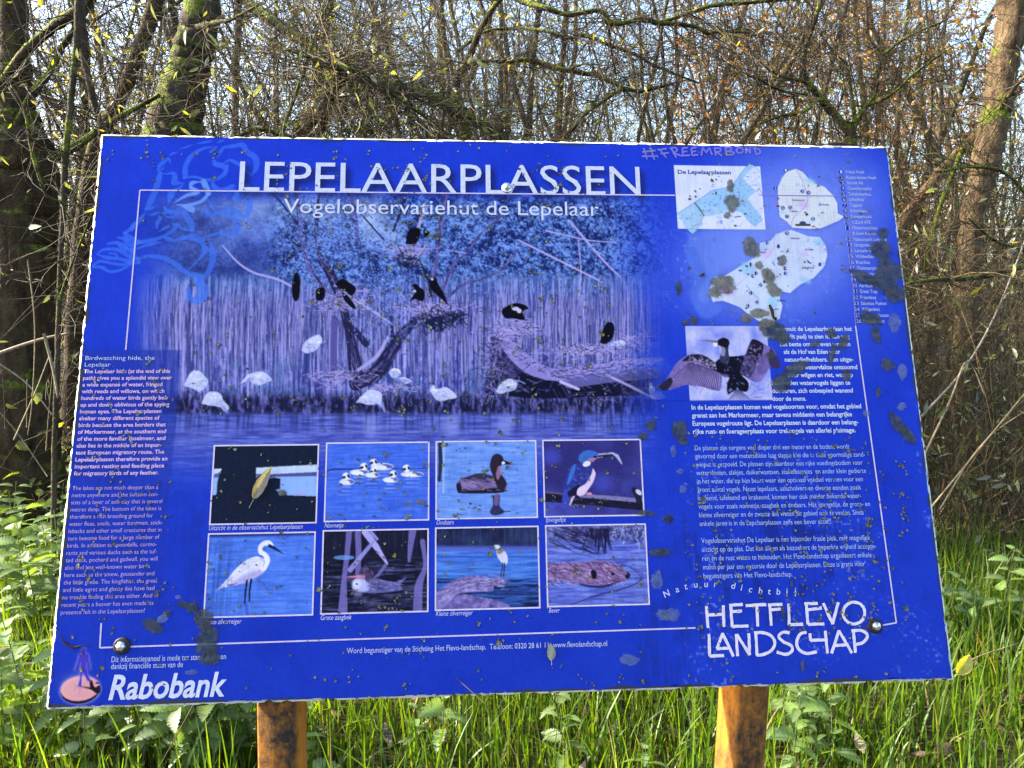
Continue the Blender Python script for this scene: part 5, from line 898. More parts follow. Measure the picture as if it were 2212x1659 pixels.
# ================================================================== GROUND
gm = mat('soil_and_litter', rough=.95, spec=.1)
n = noise(gm, 9, 8, .75); r = ramp(gm, n.outputs[0], [(.3, (0.012, 0.010, 0.006)), (.55, (0.05, 0.04, 0.018)), (.75, (0.10, 0.07, 0.03))]); base(gm, r.outputs[0]); bump(gm, n.outputs[0], .8, .04)
def gz_(x, y): return 0.03 * np.sin(x * 1.7 + .4) * np.cos(y * 1.3) + 0.02 * np.sin(x * 4.1 + y * 3.3)
xs = np.concatenate([np.linspace(-300, -8, 14), np.linspace(-7.5, 7.5, 90), np.linspace(8, 300, 14)]); ys = np.concatenate([np.linspace(-30, 0, 6), np.linspace(.2, 14, 90), np.linspace(16, 400, 16)])
XX, YY = np.meshgrid(xs, ys); mb = MB(); fade = np.exp(-((XX / 9) ** 2 + ((YY - 5) / 12) ** 2)); i = np.arange(XX.size).reshape(XX.shape)
mb.add(np.column_stack([XX.ravel(), YY.ravel(), (gz_(XX, YY) * fade).ravel()]), np.stack([i[:-1, :-1], i[:-1, 1:], i[1:, 1:], i[1:, :-1]], -1).reshape(-1, 4))
tag(mb.build('ground', gm, smooth=True), kind='structure')

# ---- grass
def blades(mb, n_, area, hmin, hmax, cols, wmin=.0022, wmax=.0055, lean=.5, K=5, dens=None, seed=0):
    r = np.random.default_rng(seed); P = np.column_stack([r.uniform(area[0], area[1], n_), r.uniform(area[2], area[3], n_)])
    if dens is not None: P = P[r.random(n_) < dens(P[:, 0], P[:, 1])]; n_ = len(P)
    h = r.uniform(hmin, hmax, n_) * (0.7 + .6 * r.random(n_)); th = r.uniform(0, 6.283, n_); ln = np.abs(r.normal(lean * .5, lean * .6, n_)); wd = r.uniform(wmin, wmax, n_)
    t = np.linspace(0, 1, K); lx = np.cos(th); ly = np.sin(th); bend = ln[:, None] * t ** 1.9 * h[:, None]; z = h[:, None] * (t - .32 * np.clip(ln, 0, 1.7)[:, None] * t ** 2.4)
    c = np.stack([P[:, :1] + lx[:, None] * bend, P[:, 1:] + ly[:, None] * bend, z + gz_(P[:, 0], P[:, 1])[:, None] - .01], -1)
    fa = th + r.uniform(.6, 2.5, n_); s = np.stack([np.cos(fa), np.sin(fa), np.zeros(n_)], -1)[:, None, :] * (wd[:, None] * (1 - t ** 2.2)[None] * np.minimum(1, .6 + t)[None])[..., None]
    v = np.stack([c - s, c + s], 2); idx = np.arange(n_ * K * 2).reshape(n_, K, 2); q = np.stack([idx[:, :-1, 0], idx[:, :-1, 1], idx[:, 1:, 1], idx[:, 1:, 0]], -1).reshape(-1, 4)
    cs = np.array([c_ for c_, _ in cols]); pr = np.array([p_ for _, p_ in cols]); ci = r.choice(len(cs), n_, p=pr / pr.sum()); col = cs[ci] * r.uniform(.65, 1.35, n_)[:, None]; mb.add(v.reshape(-1, 3), q, None, np.repeat(col, K * 2, 0))
def gd(x, y):                              # thinner towards the wood
    nn = .5 + .5 * np.sin(x * 2.1 + 1) * np.sin(y * 2.7 + x)
    return np.clip((5.6 + .8 * np.sin(x * 1.3) - y) / 1.4, .04, 1) * (.55 + .45 * nn)
GC = [((.065, .125, .006), 4), ((.10, .155, .008), 3), ((.04, .09, .008), 3), ((.20, .16, .07), .35)]
mb = MB(); blades(mb, 62000, (-3.6, 4.4, 1.7, 6.6), .06, .19, GC, dens=gd, seed=1, wmin=.0025, wmax=.006); blades(mb, 9000, (-2.6, 3.0, 1.9, 4.4), .2, .36, GC, .0025, .0055, .5, 6, dens=gd, seed=2); blades(mb, 5000, (-4.5, 6, 4.5, 9), .1, .4, [((.05, .08, .015), 1), ((.22, .17, .08), 1.2)], seed=3)
tag(mb.build('grass', M['grass']), 'bright sunlit green grass under and behind the board', 'grass', kind='stuff')
# ---- leaf litter
mb = MB(); r = np.random.default_rng(8); n_ = 4200; P = np.column_stack([r.uniform(-4, 5, n_), r.uniform(1.8, 8.5, n_)]); th = r.uniform(0, 6.28, n_); L = r.uniform(.02, .05, n_); wd = L * r.uniform(.15, .4, n_); d = np.column_stack([np.cos(th), np.sin(th), r.normal(0, .3, n_)]); s = np.column_stack([-np.sin(th), np.cos(th), r.normal(0, .4, n_)]); c = np.column_stack([P, gz_(P[:, 0], P[:, 1]) + r.uniform(.01, .07, n_)])
v = np.stack([c - d * L[:, None], c + s * wd[:, None], c + d * L[:, None], c - s * wd[:, None]], 1); i = np.arange(n_ * 4).reshape(-1, 4)
cs = np.array([(.16, .07, .025), (.09, .045, .02), (.24, .13, .04), (.26, .2, .12)]); mb.add(v.reshape(-1, 3), i, None, np.repeat(cs[r.choice(4, n_)] * r.uniform(.6, 1.3, n_)[:, None], 4, 0))
tag(mb.build('leaf_litter', M['leaf']), 'brown fallen leaves scattered among the grass', 'fallen leaves', kind='stuff')

# ---- nettles
def nettle_leaf(L, wd, n_=9, seed=0):
    r = np.random.default_rng(seed); V = []; t = np.linspace(0, 1, 2 * n_ + 1); Vl = []
    for k, tt in enumerate(t):
        w_ = wd / 2 * (1.55 * (tt + .06) ** .55 * (1 - tt) ** .85 + .0) * 1.25; w_ *= .84 if k % 2 == 0 else 1.22
        y = L * tt + (0 if k % 2 == 0 else L * .015); dz = -L * .35 * tt ** 2; V += [(-w_, y - (0.02 * L if k % 2 else 0), dz - w_ * .0 + w_ * .28), (0, L * tt, dz), (w_, y - (0.02 * L if k % 2 else 0), dz + w_ * .28)]
    q = []
    for k in range(2 * n_): q += [(3 * k, 3 * k + 1, 3 * k + 4, 3 * k + 3), (3 * k + 1, 3 * k + 2, 3 * k + 5, 3 * k + 4)]
    return np.array(V), np.array(q)
def leaftint(n_, col, r):
    k = np.arange(n_ // 3) % 2; a = np.ones((n_ // 3, 3)); a[:, 1] = 1.3; a[k == 0, 0] = .62; a[k == 0, 2] = .62; return np.array(col)[None] * a.reshape(-1, 1)
def nettle_mesh(seed, h, nl):
    r = np.random.default_rng(seed); lm_ = MB(); sm_ = MB(); lean = r.normal(0, .12, 2); zt = np.linspace(0, 1, 6); st_ = np.column_stack([lean[0] * h * zt ** 2, lean[1] * h * zt ** 2, h * zt]); tubes(sm_, st_[None], np.linspace(.0028, .0012, 6)[None], 5, (.09, .11, .03))
    for k in range(nl):
        z = .25 + .75 * (k + .5) / nl; c = np.array([np.interp(z, zt, st_[:, a]) for a in range(3)])
        for sgn in (0, 1):
            a = k * math.pi / 2 + sgn * math.pi + r.normal(0, .3); L = (.045 + .05 * math.sin(math.pi * min(1, z * .9 + .05))) * r.uniform(.8, 1.2); V, q = nettle_leaf(L, L * .62); til = r.uniform(-.1, .55); roll = r.normal(0, .3)
            Rm = np.array(Matrix.Rotation(a, 3, 'Z') @ Matrix.Rotation(til, 3, 'X') @ Matrix.Rotation(roll, 3, 'Y')); dirv = Rm @ np.array([0, 1, 0]); V = V @ Rm.T + c + dirv * .015; tubes(sm_, np.array([[c, c + dirv * .008, c + dirv * .016]]), np.full((1, 3), .0008), 4, (.09, .11, .03))
            lm_.add(V, q, None, leaftint(len(V), np.array([.10, .16, .04]) * r.uniform(.65, 1.3), r))
    return lm_, sm_
protos = []
for sd in range(4):
    l_, s_ = nettle_mesh(50 + sd, (.34, .42, .28, .5)[sd], (5, 6, 4, 7)[sd]); e_ = empty('nettle', (0, 0, 0)); l_.build('leaves', M['nettle'], e_); s_.build('stem', M['twig'], e_); protos.append(e_)
spots = []
r = np.random.default_rng(31)
def sc(n_, xa, xb, ya, yb, lab, s0, s1):
    for k in range(n_): spots.append((r.uniform(xa, xb), r.uniform(ya, yb), lab, r.uniform(s0, s1)))
sc(18, -30, 300, 1560, 1740, 'pale green nettle in the grass below the left end of the board', .7, 1.1)
sc(20, 290, 560, 1590, 1720, 'serrated pale nettle in the grass just left of the left post', .7, 1.15)
sc(3, 660, 1000, 1640, 1760, 'low nettle in the grass just right of the left post', .5, .9)
sc(30, -40, 150, 1120, 1420, 'sunlit nettle in the leafy bank left of the board', .8, 1.4)
sc(6, 1660, 1800, 1560, 1700, 'dark green nettle in the grass right of the right post', .6, 1)
sc(6, 1980, 2210, 1180, 1420, 'small nettle in the grass right of the board', .6, .9)
sc(6, 1990, 2200, 1000, 1120, 'green nettle at the foot of the thicket right of the board', .8, 1.2)
sc(2, 1100, 1540, 1640, 1740, 'low nettle in the grass between the two posts', .5, .8)
used = set()
for k, (x, y, lab, s_) in enumerate(spots):
    g = on_ground(x, y); pr = protos[k % 4]
    if k % 4 not in used: used.add(k % 4); o = pr
    else:
        o = pr.copy(); COL.objects.link(o)
        for ch in pr.children:
            c_ = ch.copy(); COL.objects.link(c_); c_.parent = o
    o.location = (g[0], g[1], gz_(g[0], g[1])); o.rotation_euler = (0, 0, r.uniform(0, 6.28)); o.scale = (s_,) * 3
    tag(o, lab, 'nettle', lab.replace('nettle', 'nettles').replace('pale green ', '').replace('serrated pale ', '').replace('low ', '').replace('dark green ', '').replace('small ', '').replace('sunlit ', '').replace('green ', ''))

# ================================================================== THE WOOD
def limb_pts(pts, n=6):
    c = []; w_ = []
    for p in pts:
        q = at(p[0], p[1], p[3]); dep = (q - CAM) @ np.array([0, CT, -ST]); c.append(q); w_.append(p[2] / 2 * dep / FPX)
    cc = catmull(np.column_stack([np.array(c), np.array(w_)]), n); return cc[:, :3], np.maximum(cc[:, 3], .002)
def limb(mb, pts, sides=10, rough=.1, n=7, seed=0, col=None):
    c, w_ = limb_pts(pts, n); r = np.random.default_rng(seed); w2 = w_ * (1 + rough * r.normal(0, 1, len(w_))); c = c + r.normal(0, 1, c.shape) * w_[:, None] * .06
    tubes(mb, c[None], w2[None], sides, col, cap=True); return c, w_
def grow(starts, dirs, lens, K=7, wig=.25, grav=0., seed=0):
    r = np.random.default_rng(seed); N_ = len(starts); P = np.zeros((N_, K, 3)); P[:, 0] = starts; d = norm(np.asarray(dirs, float))
    for k in range(1, K):
        d = norm(d + r.normal(0, wig, (N_, 3)) + np.array([0, 0, grav])); P[:, k] = P[:, k - 1] + d * (np.asarray(lens) / (K - 1))[:, None]
    return P
TC = np.array([(.055, .038, .018), (.10, .070, .032), (.032, .022, .011), (.05, .042, .014), (.015, .011, .007)])
def twig_cloud(mb, starts, dirs, lens, r0, sub=3, wig=.25, grav=0., seed=0, sides=3, tone=1., leaf_mb=None, leafn=0, leafcols=None, leafL=(.03, .06), sub2=0):
    r = np.random.default_rng(seed); P = grow(starts, dirs, lens, 8, wig, grav, seed); N_ = len(P); rad = np.asarray(r0)[:, None] * np.linspace(1, .3, 8)[None]; ci = r.choice(len(TC), N_); col = TC[ci] * tone * r.uniform(.6, 1.3, (N_, 1)); tubes(mb, P, rad, sides, col); tips = [P]
    if sub:
        idx = np.repeat(np.arange(N_), sub); k = r.integers(2, 7, len(idx)); s = P[idx, k]; d = norm(P[idx, k] - P[idx, k - 1]); d2 = norm(d + r.normal(0, .7, d.shape)); L2 = np.asarray(lens)[idx] * r.uniform(.25, .6, len(idx)); P2 = grow(s, d2, L2, 6, wig * 1.1, grav, seed + 1); tubes(mb, P2, (np.asarray(r0)[idx] * .5)[:, None] * np.linspace(1, .35, 6)[None], 3, col[idx]); tips.append(P2)
        if sub2:
            N2 = len(P2); idx2 = np.repeat(np.arange(N2), sub2); k = r.integers(2, 5, len(idx2)); s = P2[idx2, k]; d = norm(P2[idx2, k] - P2[idx2, k - 1] + r.normal(0, .02, (len(idx2), 3))); d2 = norm(d + r.normal(0, .8, d.shape)); P3 = grow(s, d2, L2[idx2] * r.uniform(.3, .7, len(idx2)), 5, wig, grav, seed + 2); tubes(mb, P3, np.maximum(np.asarray(r0)[idx][idx2] * .3, .0006)[:, None] * np.linspace(1, .5, 5)[None], 3, col[idx][idx2]); tips.append(P3)
    if leaf_mb is not None and leafn:
        Q = np.concatenate([t[:, 1:].reshape(-1, 3) for t in tips]); D = np.concatenate([(t[:, 1:] - t[:, :-1]).reshape(-1, 3) for t in tips]); pick = r.integers(0, len(Q), leafn); leaves(leaf_mb, Q[pick], D[pick], leafL, leafcols, seed + 5)
    return tips
def leaves(mb, pos, dirs, Lr, cols, seed=0, wr=(.18, .3), droop=.5):
    r = np.random.default_rng(seed); n_ = len(pos); d = norm(norm(dirs) + r.normal(0, .8, (n_, 3)) + np.array([0, 0, -droop])); s = norm(np.cross(d, r.normal(0, 1, (n_, 3)))); up = np.cross(s, d); L = r.uniform(*Lr, n_)[:, None]; wd = L * r.uniform(*wr, n_)[:, None] * .5
    a = pos; b = pos + d * L * .35; c = pos + d * L * .7 - up * L * .06; e_ = pos + d * L - up * L * .16
    v = np.stack([a, b - s * wd + up * wd * .3, b, b + s * wd + up * wd * .3, c - s * wd * .8 + up * wd * .2, c, c + s * wd * .8 + up * wd * .2, e_], 1); o = np.arange(n_)[:, None] * 8
    q = np.concatenate([o + np.array([[1, 2, 5, 4]]), o + np.array([[2, 3, 6, 5]])]); t = np.concatenate([o + np.array([[0, 2, 1]]), o + np.array([[0, 3, 2]]), o + np.array([[4, 5, 7]]), o + np.array([[5, 6, 7]])])
    cs = np.array([c_ for c_, _ in cols]); pr = np.array([p_ for _, p_ in cols], float); col = cs[r.choice(len(cs), n_, p=pr / pr.sum())] * r.uniform(.6, 1.4, (n_, 1)); mb.add(v.reshape(-1, 3), q, t, np.repeat(col, 8, 0))
def along(cl_list, n_, seed, tmin=.1):
    r = np.random.default_rng(seed); S = []; D = []
    for c, w_ in cl_list:
        m_ = max(1, int(n_ * len(c) / sum(len(x[0]) for x in cl_list))); k = r.integers(int(tmin * len(c)), len(c) - 1, m_); t = norm(c[k + 1] - c[k]); d = norm(r.normal(0, 1, (m_, 3)) + t * .5); S.append(c[k]); D.append(d)
    return np.concatenate(S), np.concatenate(D)
GREENL = [((.07, .09, .035), 3), ((.11, .13, .05), 3), ((.20, .20, .02), 1), ((.13, .15, .09), 2)]
YEL = [((.30, .26, .02), 3), ((.20, .20, .03), 3), ((.12, .13, .03), 2)]
ORG = [((.34, .15, .04), 3), ((.26, .09, .03), 2), ((.36, .22, .05), 2), ((.16, .08, .03), 2)]
def tree(name, label, cat, group, limbs, barkm, ntw, tl, tr, seed, leafn=0, lcols=GREENL, tone=1., sub=3, grav=0., leafL=(.03, .06), sub2=0, trunk_n=1):
    base_p = None; mt = MB(); ml = MB(); L = []
    for k, pts in enumerate(limbs):
        c, w_ = limb(mt if k < trunk_n else ml, pts, 16 if k < trunk_n else 9, .025 if k < trunk_n else .07, 8, seed + k); L.append((c, w_))
    b0 = L[0][0][np.argmin(L[0][0][:, 2])]; rt = empty(name, (float(b0[0]), float(b0[1]), 0.0)); tag(rt, label, cat, group)
    mt.build('trunk', barkm, rt, True)
    if ml.n: ml.build('limbs', M['bark_limb'] if barkm is not M['bark_lit'] else barkm, rt, True)
    if ntw:
        mtw = MB(); mlf = MB(); S, D = along(L, ntw, seed + 60); r = np.random.default_rng(seed + 61); twig_cloud(mtw, S, D, r.uniform(tl * .4, tl * 1.2, len(S)), r.uniform(tr * .5, tr * 1.2, len(S)), sub, .22, grav, seed + 62, 4, tone, mlf if leafn else None, leafn, lcols, leafL, sub2); mtw.build('twigs', M['twig'], rt)
        if leafn: mlf.build('leaves', M['leaf'], rt)
    return rt
Y = None
tree('willow_tree', 'thick dark willow trunk at the left edge with mossy limbs slanting up right', 'tree', None, [
    [(25, -90, 62, 4.6), (28, 80, 60, 4.6), (30, 160, 70, 4.6), (28, 250, 92, 4.6), (36, 320, 135, 4.6), (44, 420, 150, 4.6), (46, 560, 132, 4.6), (46, 720, 134, 4.6), (46, 900, 150, 4.6), (46, 1120, 170, 4.6)],
    [(-10, 195, 14, 4.5), (55, 112, 20, 4.45), (120, 55, 22, 4.4), (165, 25, 24, 4.35), (215, -40, 24, 4.3)], [(36, 272, 15, 4.5), (70, 205, 17, 4.5), (105, 160, 15, 4.5), (130, 110, 13, 4.5), (155, 72, 11, 4.5), (210, -10, 11, 4.5)],
    [(60, 360, 40, 4.6), (110, 340, 30, 4.7), (170, 312, 18, 4.8), (220, 275, 14, 4.9), (300, 230, 10, 5.0), (345, 205, 8, 5)]], M['bark_dark'], 90, .9, .004, 100, 40, YEL, .7)
tree('sapling', 'thin lichen-spotted stem in front of the dark willow, left of the board', 'tree', 'thin stems left of the board', [
    [(172, -60, 15, 3.7), (168, 60, 15, 3.7), (160, 150, 13, 3.7), (150, 260, 13, 3.7), (141, 340, 14, 3.7), (138, 420, 12, 3.7), (133, 520, 11, 3.7), (128, 640, 10, 3.7), (124, 760, 11, 3.7), (118, 1000, 12, 3.7), (115, 1250, 12, 3.7)],
    [(138, 440, 9, 3.7), (100, 420, 7, 3.6), (70, 330, 8, 3.6), (55, 250, 6, 3.6), (20, 190, 5, 3.6)], [(128, 650, 8, 3.7), (160, 560, 6, 3.65), (196, 470, 4, 3.6)]], M['bark_moss'], 70, .6, .003, 130, 50, YEL, .9)
tree('sapling', 'crooked bare stem leaning right behind the board\u2019s top left corner', 'tree', 'thin stems left of the board', [
    [(174, -40, 18, 4.0), (176, 60, 18, 4.0), (181, 120, 16, 4.0), (190, 165, 15, 4.0), (206, 230, 14, 4.0), (220, 290, 14, 4.0), (228, 400, 14, 4.0), (232, 700, 14, 4), (235, 1150, 15, 4)]], M['bark_moss'], 60, .7, .004, 140, 20, YEL)
tree('willow_tree', 'brown leaning trunk rising to the right between the left willow and the mossy trunk', 'tree', None, [
    [(355, -60, 31, 6), (325, 40, 31, 6), (300, 110, 31, 6), (275, 180, 29, 6), (245, 240, 29, 6), (215, 300, 31, 6), (195, 370, 34, 6), (170, 600, 40, 6), (150, 1000, 46, 6)], [(322, 50, 10, 6), (380, 10, 8, 6), (420, -30, 7, 5.9)]], M['bark_dark'], 120, 1.1, .004, 150, 60, YEL)
tree('willow_tree', 'thick moss-covered trunk behind the board\u2019s top left part', 'tree', None, [
    [(452, -80, 70, 5.2), (434, 40, 76, 5.2), (418, 100, 80, 5.2), (402, 170, 86, 5.2), (388, 230, 100, 5.2), (372, 290, 118, 5.2), (360, 420, 125, 5.2), (350, 700, 135, 5.2), (345, 1060, 160, 5.2)], [(425, 60, 14, 5.1), (470, 48, 9, 4.9), (500, 42, 7, 4.8), (560, 10, 5, 4.7)]], M['bark_moss'], 60, .9, .0035, 160, 40, YEL)
tree('sapling', 'slim dark stem between the mossy trunk and the fallen willow', 'tree', None, [[(515, -60, 14, 7), (515, 60, 14, 7), (510, 150, 14, 7), (508, 260, 14, 7), (500, 600, 15, 7), (495, 900, 16, 7)]], M['bark_dark'], 130, 1.2, .005, 170, 60, YEL)
tree('fallen_willow', 'collapsed dark willow behind the board with a sawn mossy stub and a limb sloping right', 'tree', None, [
    [(746, 126, 30, 4.2), (738, 150, 34, 4.25), (722, 185, 38, 4.35), (700, 225, 46, 4.5), (668, 290, 66, 4.7), (640, 400, 88, 4.9), (620, 600, 100, 5), (610, 1000, 120, 5)],
    [(690, 240, 30, 4.6), (750, 195, 22, 4.8), (800, 182, 24, 4.9), (850, 188, 26, 5), (925, 205, 25, 5), (990, 243, 23, 5), (1050, 276, 20, 5), (1095, 315, 20, 5), (1150, 400, 24, 5)],
    [(520, -5, 24, 5.4), (584, 41, 26, 5.3), (646, 82, 26, 5.1), (690, 118, 22, 4.9), (715, 180, 20, 4.6)],
    [(545, 60, 6, 4), (600, 96, 6, 3.95), (660, 122, 6, 3.9), (720, 148, 7, 3.85), (775, 153, 7, 3.85), (850, 205, 6, 3.9), (930, 262, 6, 4), (990, 310, 5, 4)], [(799, 140, 9, 4.5), (793, 220, 10, 4.5), (786, 300, 11, 4.5), (780, 420, 11, 4.5)], [(640, 300, 12, 4.2), (560, 280, 9, 4.1), (500, 300, 8, 4)], [(930, 300, 10, 4.6), (880, 230, 9, 4.6), (800, 150, 8, 4.7), (770, 60, 7, 4.8), (755, -30, 6, 4.8)], [(600, 310, 8, 4), (640, 200, 7, 4), (680, 80, 6, 4), (720, -20, 5, 4)]],
    M['bark_dark'], 820, .8, .0034, 200, 700, GREENL, 1.4, 3, -.03, (.04, .085), 1)
tree('willow_tree', 'low spreading willow limbs with moss along their tops right of the fallen willow', 'tree', None, [
    [(1020, 560, 30, 5.6), (1010, 330, 26, 5.6), (985, 200, 22, 5.6), (1000, 150, 18, 5.5), (1042, 133, 9, 5.4), (1100, 133, 8, 5.4), (1138, 129, 11, 5.4), (1170, 137, 12, 5.4), (1215, 150, 11, 5.3), (1255, 158, 10, 5.3), (1295, 165, 10, 5.3), (1325, 180, 9, 5.2), (1350, 191, 9, 5.2), (1385, 197, 8, 5.2), (1420, 188, 6, 5.2), (1470, 176, 3, 5.2)],
    [(1000, 160, 16, 5.5), (1040, 60, 13, 5.2), (1090, -10, 12, 5), (1132, 5, 12, 4.9), (1173, 16, 12, 4.8), (1228, 31, 11, 4.8), (1288, 23, 10, 4.8), (1308, 33, 10, 4.8), (1315, 49, 10, 4.8), (1348, 50, 10, 4.8), (1386, 41, 11, 4.8), (1424, 50, 11, 4.8), (1468, 52, 9, 4.8), (1506, 59, 9, 4.8), (1528, 71, 8, 4.8), (1566, 68, 7, 4.8), (1620, 71, 5, 4.8)],
    [(1424, 50, 10, 4.8), (1468, 35, 8, 4.8), (1506, 22, 9, 4.7), (1547, 11, 9, 4.7), (1646, 3, 8, 4.7), (1760, -8, 8, 4.7)],
    [(990, 110, 9, 5.4), (1050, 68, 6, 5.3), (1130, 62, 8, 5.3), (1190, 70, 8, 5.2), (1225, 83, 8, 5.2), (1260, 76, 8, 5.2), (1310, 95, 8, 5.2), (1350, 110, 7, 5.2), (1375, 118, 7, 5.2), (1410, 140, 6, 5.2), (1460, 160, 5, 5.2), (1510, 180, 4, 5.2)],
    [(1345, 192, 7, 5.2), (1300, 220, 7, 5.2), (1265, 245, 8, 5.2), (1240, 275, 9, 5.2), (1212, 310, 10, 5.2), (1180, 380, 11, 5.2)], [(1315, 50, 6, 4.8), (1320, 100, 5, 4.9), (1330, 160, 4, 5)], [(1230, 150, 5, 5.3), (1268, 138, 4, 5.2), (1290, 160, 3, 5.2)]],
    M['bark_limb'], 480, .8, .003, 220, 260, YEL, 1.1, 3, 0, (.03, .06), 1)
tree('alder_tree', 'dark mossy tree forking in a wide V above the board\u2019s top right corner', 'tree', None, [
    [(1838, 262, 20, 5), (1838, 300, 25, 5), (1836, 340, 27, 5), (1832, 600, 30, 5), (1830, 1080, 38, 5)],
    [(1838, 290, 18, 5), (1799, 244, 17, 5), (1759, 197, 16, 4.9), (1740, 174, 14, 4.9), (1734, 140, 12, 4.9), (1743, 93, 11, 4.9), (1757, 56, 10, 4.8), (1778, -20, 9, 4.8)], [(1840, 284, 14, 5), (1860, 244, 12, 5), (1888, 208, 10, 5.1), (1894, 168, 9, 5.1), (1903, 121, 8, 5.1), (1877, 79, 7, 5.1), (1872, 28, 6, 5.1), (1870, -40, 5, 5.1)],
    [(1872, 230, 8, 5), (1928, 202, 7, 4.9), (1970, 163, 6, 4.9), (2045, 108, 4, 4.8)], [(1770, 212, 8, 4.9), (1737, 241, 8, 4.8), (1703, 247, 7, 4.8), (1640, 266, 4, 4.8)], [(1738, 176, 7, 4.9), (1698, 168, 6, 4.8), (1660, 152, 4, 4.8)], [(1848, 262, 9, 5), (1838, 197, 8, 5), (1828, 140, 7, 5), (1805, 118, 5, 5), (1770, 70, 4, 5)], [(1903, 121, 7, 5.1), (1960, 80, 6, 5), (2040, 45, 5, 5)], [(1744, 205, 7, 4.8), (1690, 196, 6, 4.7), (1640, 170, 4, 4.7), (1610, 120, 3, 4.7)]],
    M['bark_limb'], 420, .7, .003, 240, 160, YEL, 1.0, 3, .02, (.03, .06), 1)
tree('poplar_tree', 'tall straight furrowed trunk at the right edge, sunlit on its left side', 'tree', None, [
    [(2195, -90, 62, 6), (2182, 60, 60, 6), (2168, 140, 59, 6), (2156, 220, 58, 6), (2142, 300, 60, 6), (2122, 380, 58, 6), (2106, 450, 52, 6), (2094, 560, 52, 6), (2088, 700, 54, 6), (2085, 980, 60, 6)], [(2160, 235, 10, 5.9), (2190, 190, 8, 5.8), (2230, 150, 7, 5.7)]], M['bark_lit'], 60, .8, .005, 260, 40, YEL)
tree('leaning_tree', 'tan bare trunk leaning steeply to the right in front of the poplar\u2019s foot', 'tree', None, [[(2200, 190, 20, 6.6), (2133, 270, 23, 6.6), (2065, 337, 23, 6.6), (2006, 404, 23, 6.6), (1950, 480, 23, 6.6), (1880, 600, 24, 6.6), (1800, 900, 26, 6.6)], [(2080, 322, 12, 6.5), (2040, 420, 10, 6.4), (2010, 520, 10, 6.3), (1990, 620, 10, 6.3)]], M['bark_pink'], 80, .8, .005, 270, 40, YEL)
tree('sapling', 'low mossy branch reaching left across the thicket right of the board', 'tree', None, [[(2290, 570, 14, 4.4), (2212, 575, 13, 4.3), (2150, 592, 12, 4.2), (2080, 602, 11, 4.1), (2020, 604, 9, 4), (1960, 612, 6, 3.9)], [(2212, 540, 8, 4.3), (2150, 520, 7, 4.2), (2090, 470, 5, 4.1)], [(2260, 480, 9, 4.6), (2180, 380, 8, 4.6), (2100, 360, 8, 4.6), (2020, 372, 6, 4.6)]], M['bark_moss'], 140, .6, .003, 280, 90, GREENL, 1, 3, 0, (.04, .08))

# ---- shrubs: clumps of bare shoots with a few leaves
def shrub(label, cx, cy, n_, spread, h, seed, leafn, lcols, tone, r0=.0045, lean=(0, 0), sub=4, sub2=1, grav=0, lL=(.03, .06), wig=.2, grp=None):
    r = np.random.default_rng(seed); S = np.column_stack([cx + r.normal(0, spread, n_), cy + r.normal(0, spread * .5, n_), np.zeros(n_)]); D = np.column_stack([r.normal(lean[0], .45, n_), r.normal(lean[1], .35, n_), np.ones(n_)]); rt = empty('shrub', (cx, cy, 0)); tag(rt, label, 'shrub', grp); a = MB(); b = MB(); twig_cloud(a, S, D, r.uniform(h * .5, h * 1.15, n_), r.uniform(r0 * .5, r0 * 1.3, n_), sub, wig, grav, seed, 4, tone, b, leafn, lcols, lL, sub2); a.build('stems', M['twig'], rt); b.build('leaves', M['leaf'], rt)
G_ = 'bare shrubs at the edge of the wood'
shrub('dense brown willow scrub behind the board\u2019s headline, under the fallen willow', -.6, 6.1, 170, .8, 3.2, 301, 900, GREENL, 1.0, grp=G_)
shrub('tangled tan scrub behind the middle of the board\u2019s top edge', 1.0, 6.6, 230, 1.0, 3.3, 302, 900, YEL, 1.1, grp=G_)
shrub('thin yellow-leaved scrub between the two forked limbs right of the board\u2019s middle', 2.4, 7.4, 190, 1.0, 3.8, 303, 600, YEL, 1.1, grp=G_)
shrub('orange-leaved scrub below the tall poplar trunk', 3.7, 6.2, 110, .7, 2.6, 304, 500, YEL + ORG, 1.15, grp=G_)
shrub('leafy willow scrub right beside the board\u2019s right edge', 2.85, 4.5, 75, .35, 2.1, 305, 520, GREENL, 1.0, .004, lL=(.04, .09), grp=G_)
shrub('dark bare scrub at the foot of the thick left willow', -3.3, 5.0, 60, .5, 1.5, 306, 200, YEL, .7, grp=G_)
shrub('pale bare scrub between the leaning trunk and the mossy trunk', -4.2, 8.6, 190, 1.3, 4.4, 307, 2200, YEL, 1.2, grp=G_)
shrub('low twiggy scrub in shade right of the board', 3.5, 5.0, 120, .5, 1.9, 308, 500, GREENL, .9, lL=(.04, .08), grp=G_)
shrub('overhanging tangle of thin shoots above the sawn stub', -.95, 4.5, 26, .4, 3.3, 309, 380, GREENL, 1.2, .0035, lL=(.04, .09), grp=G_)
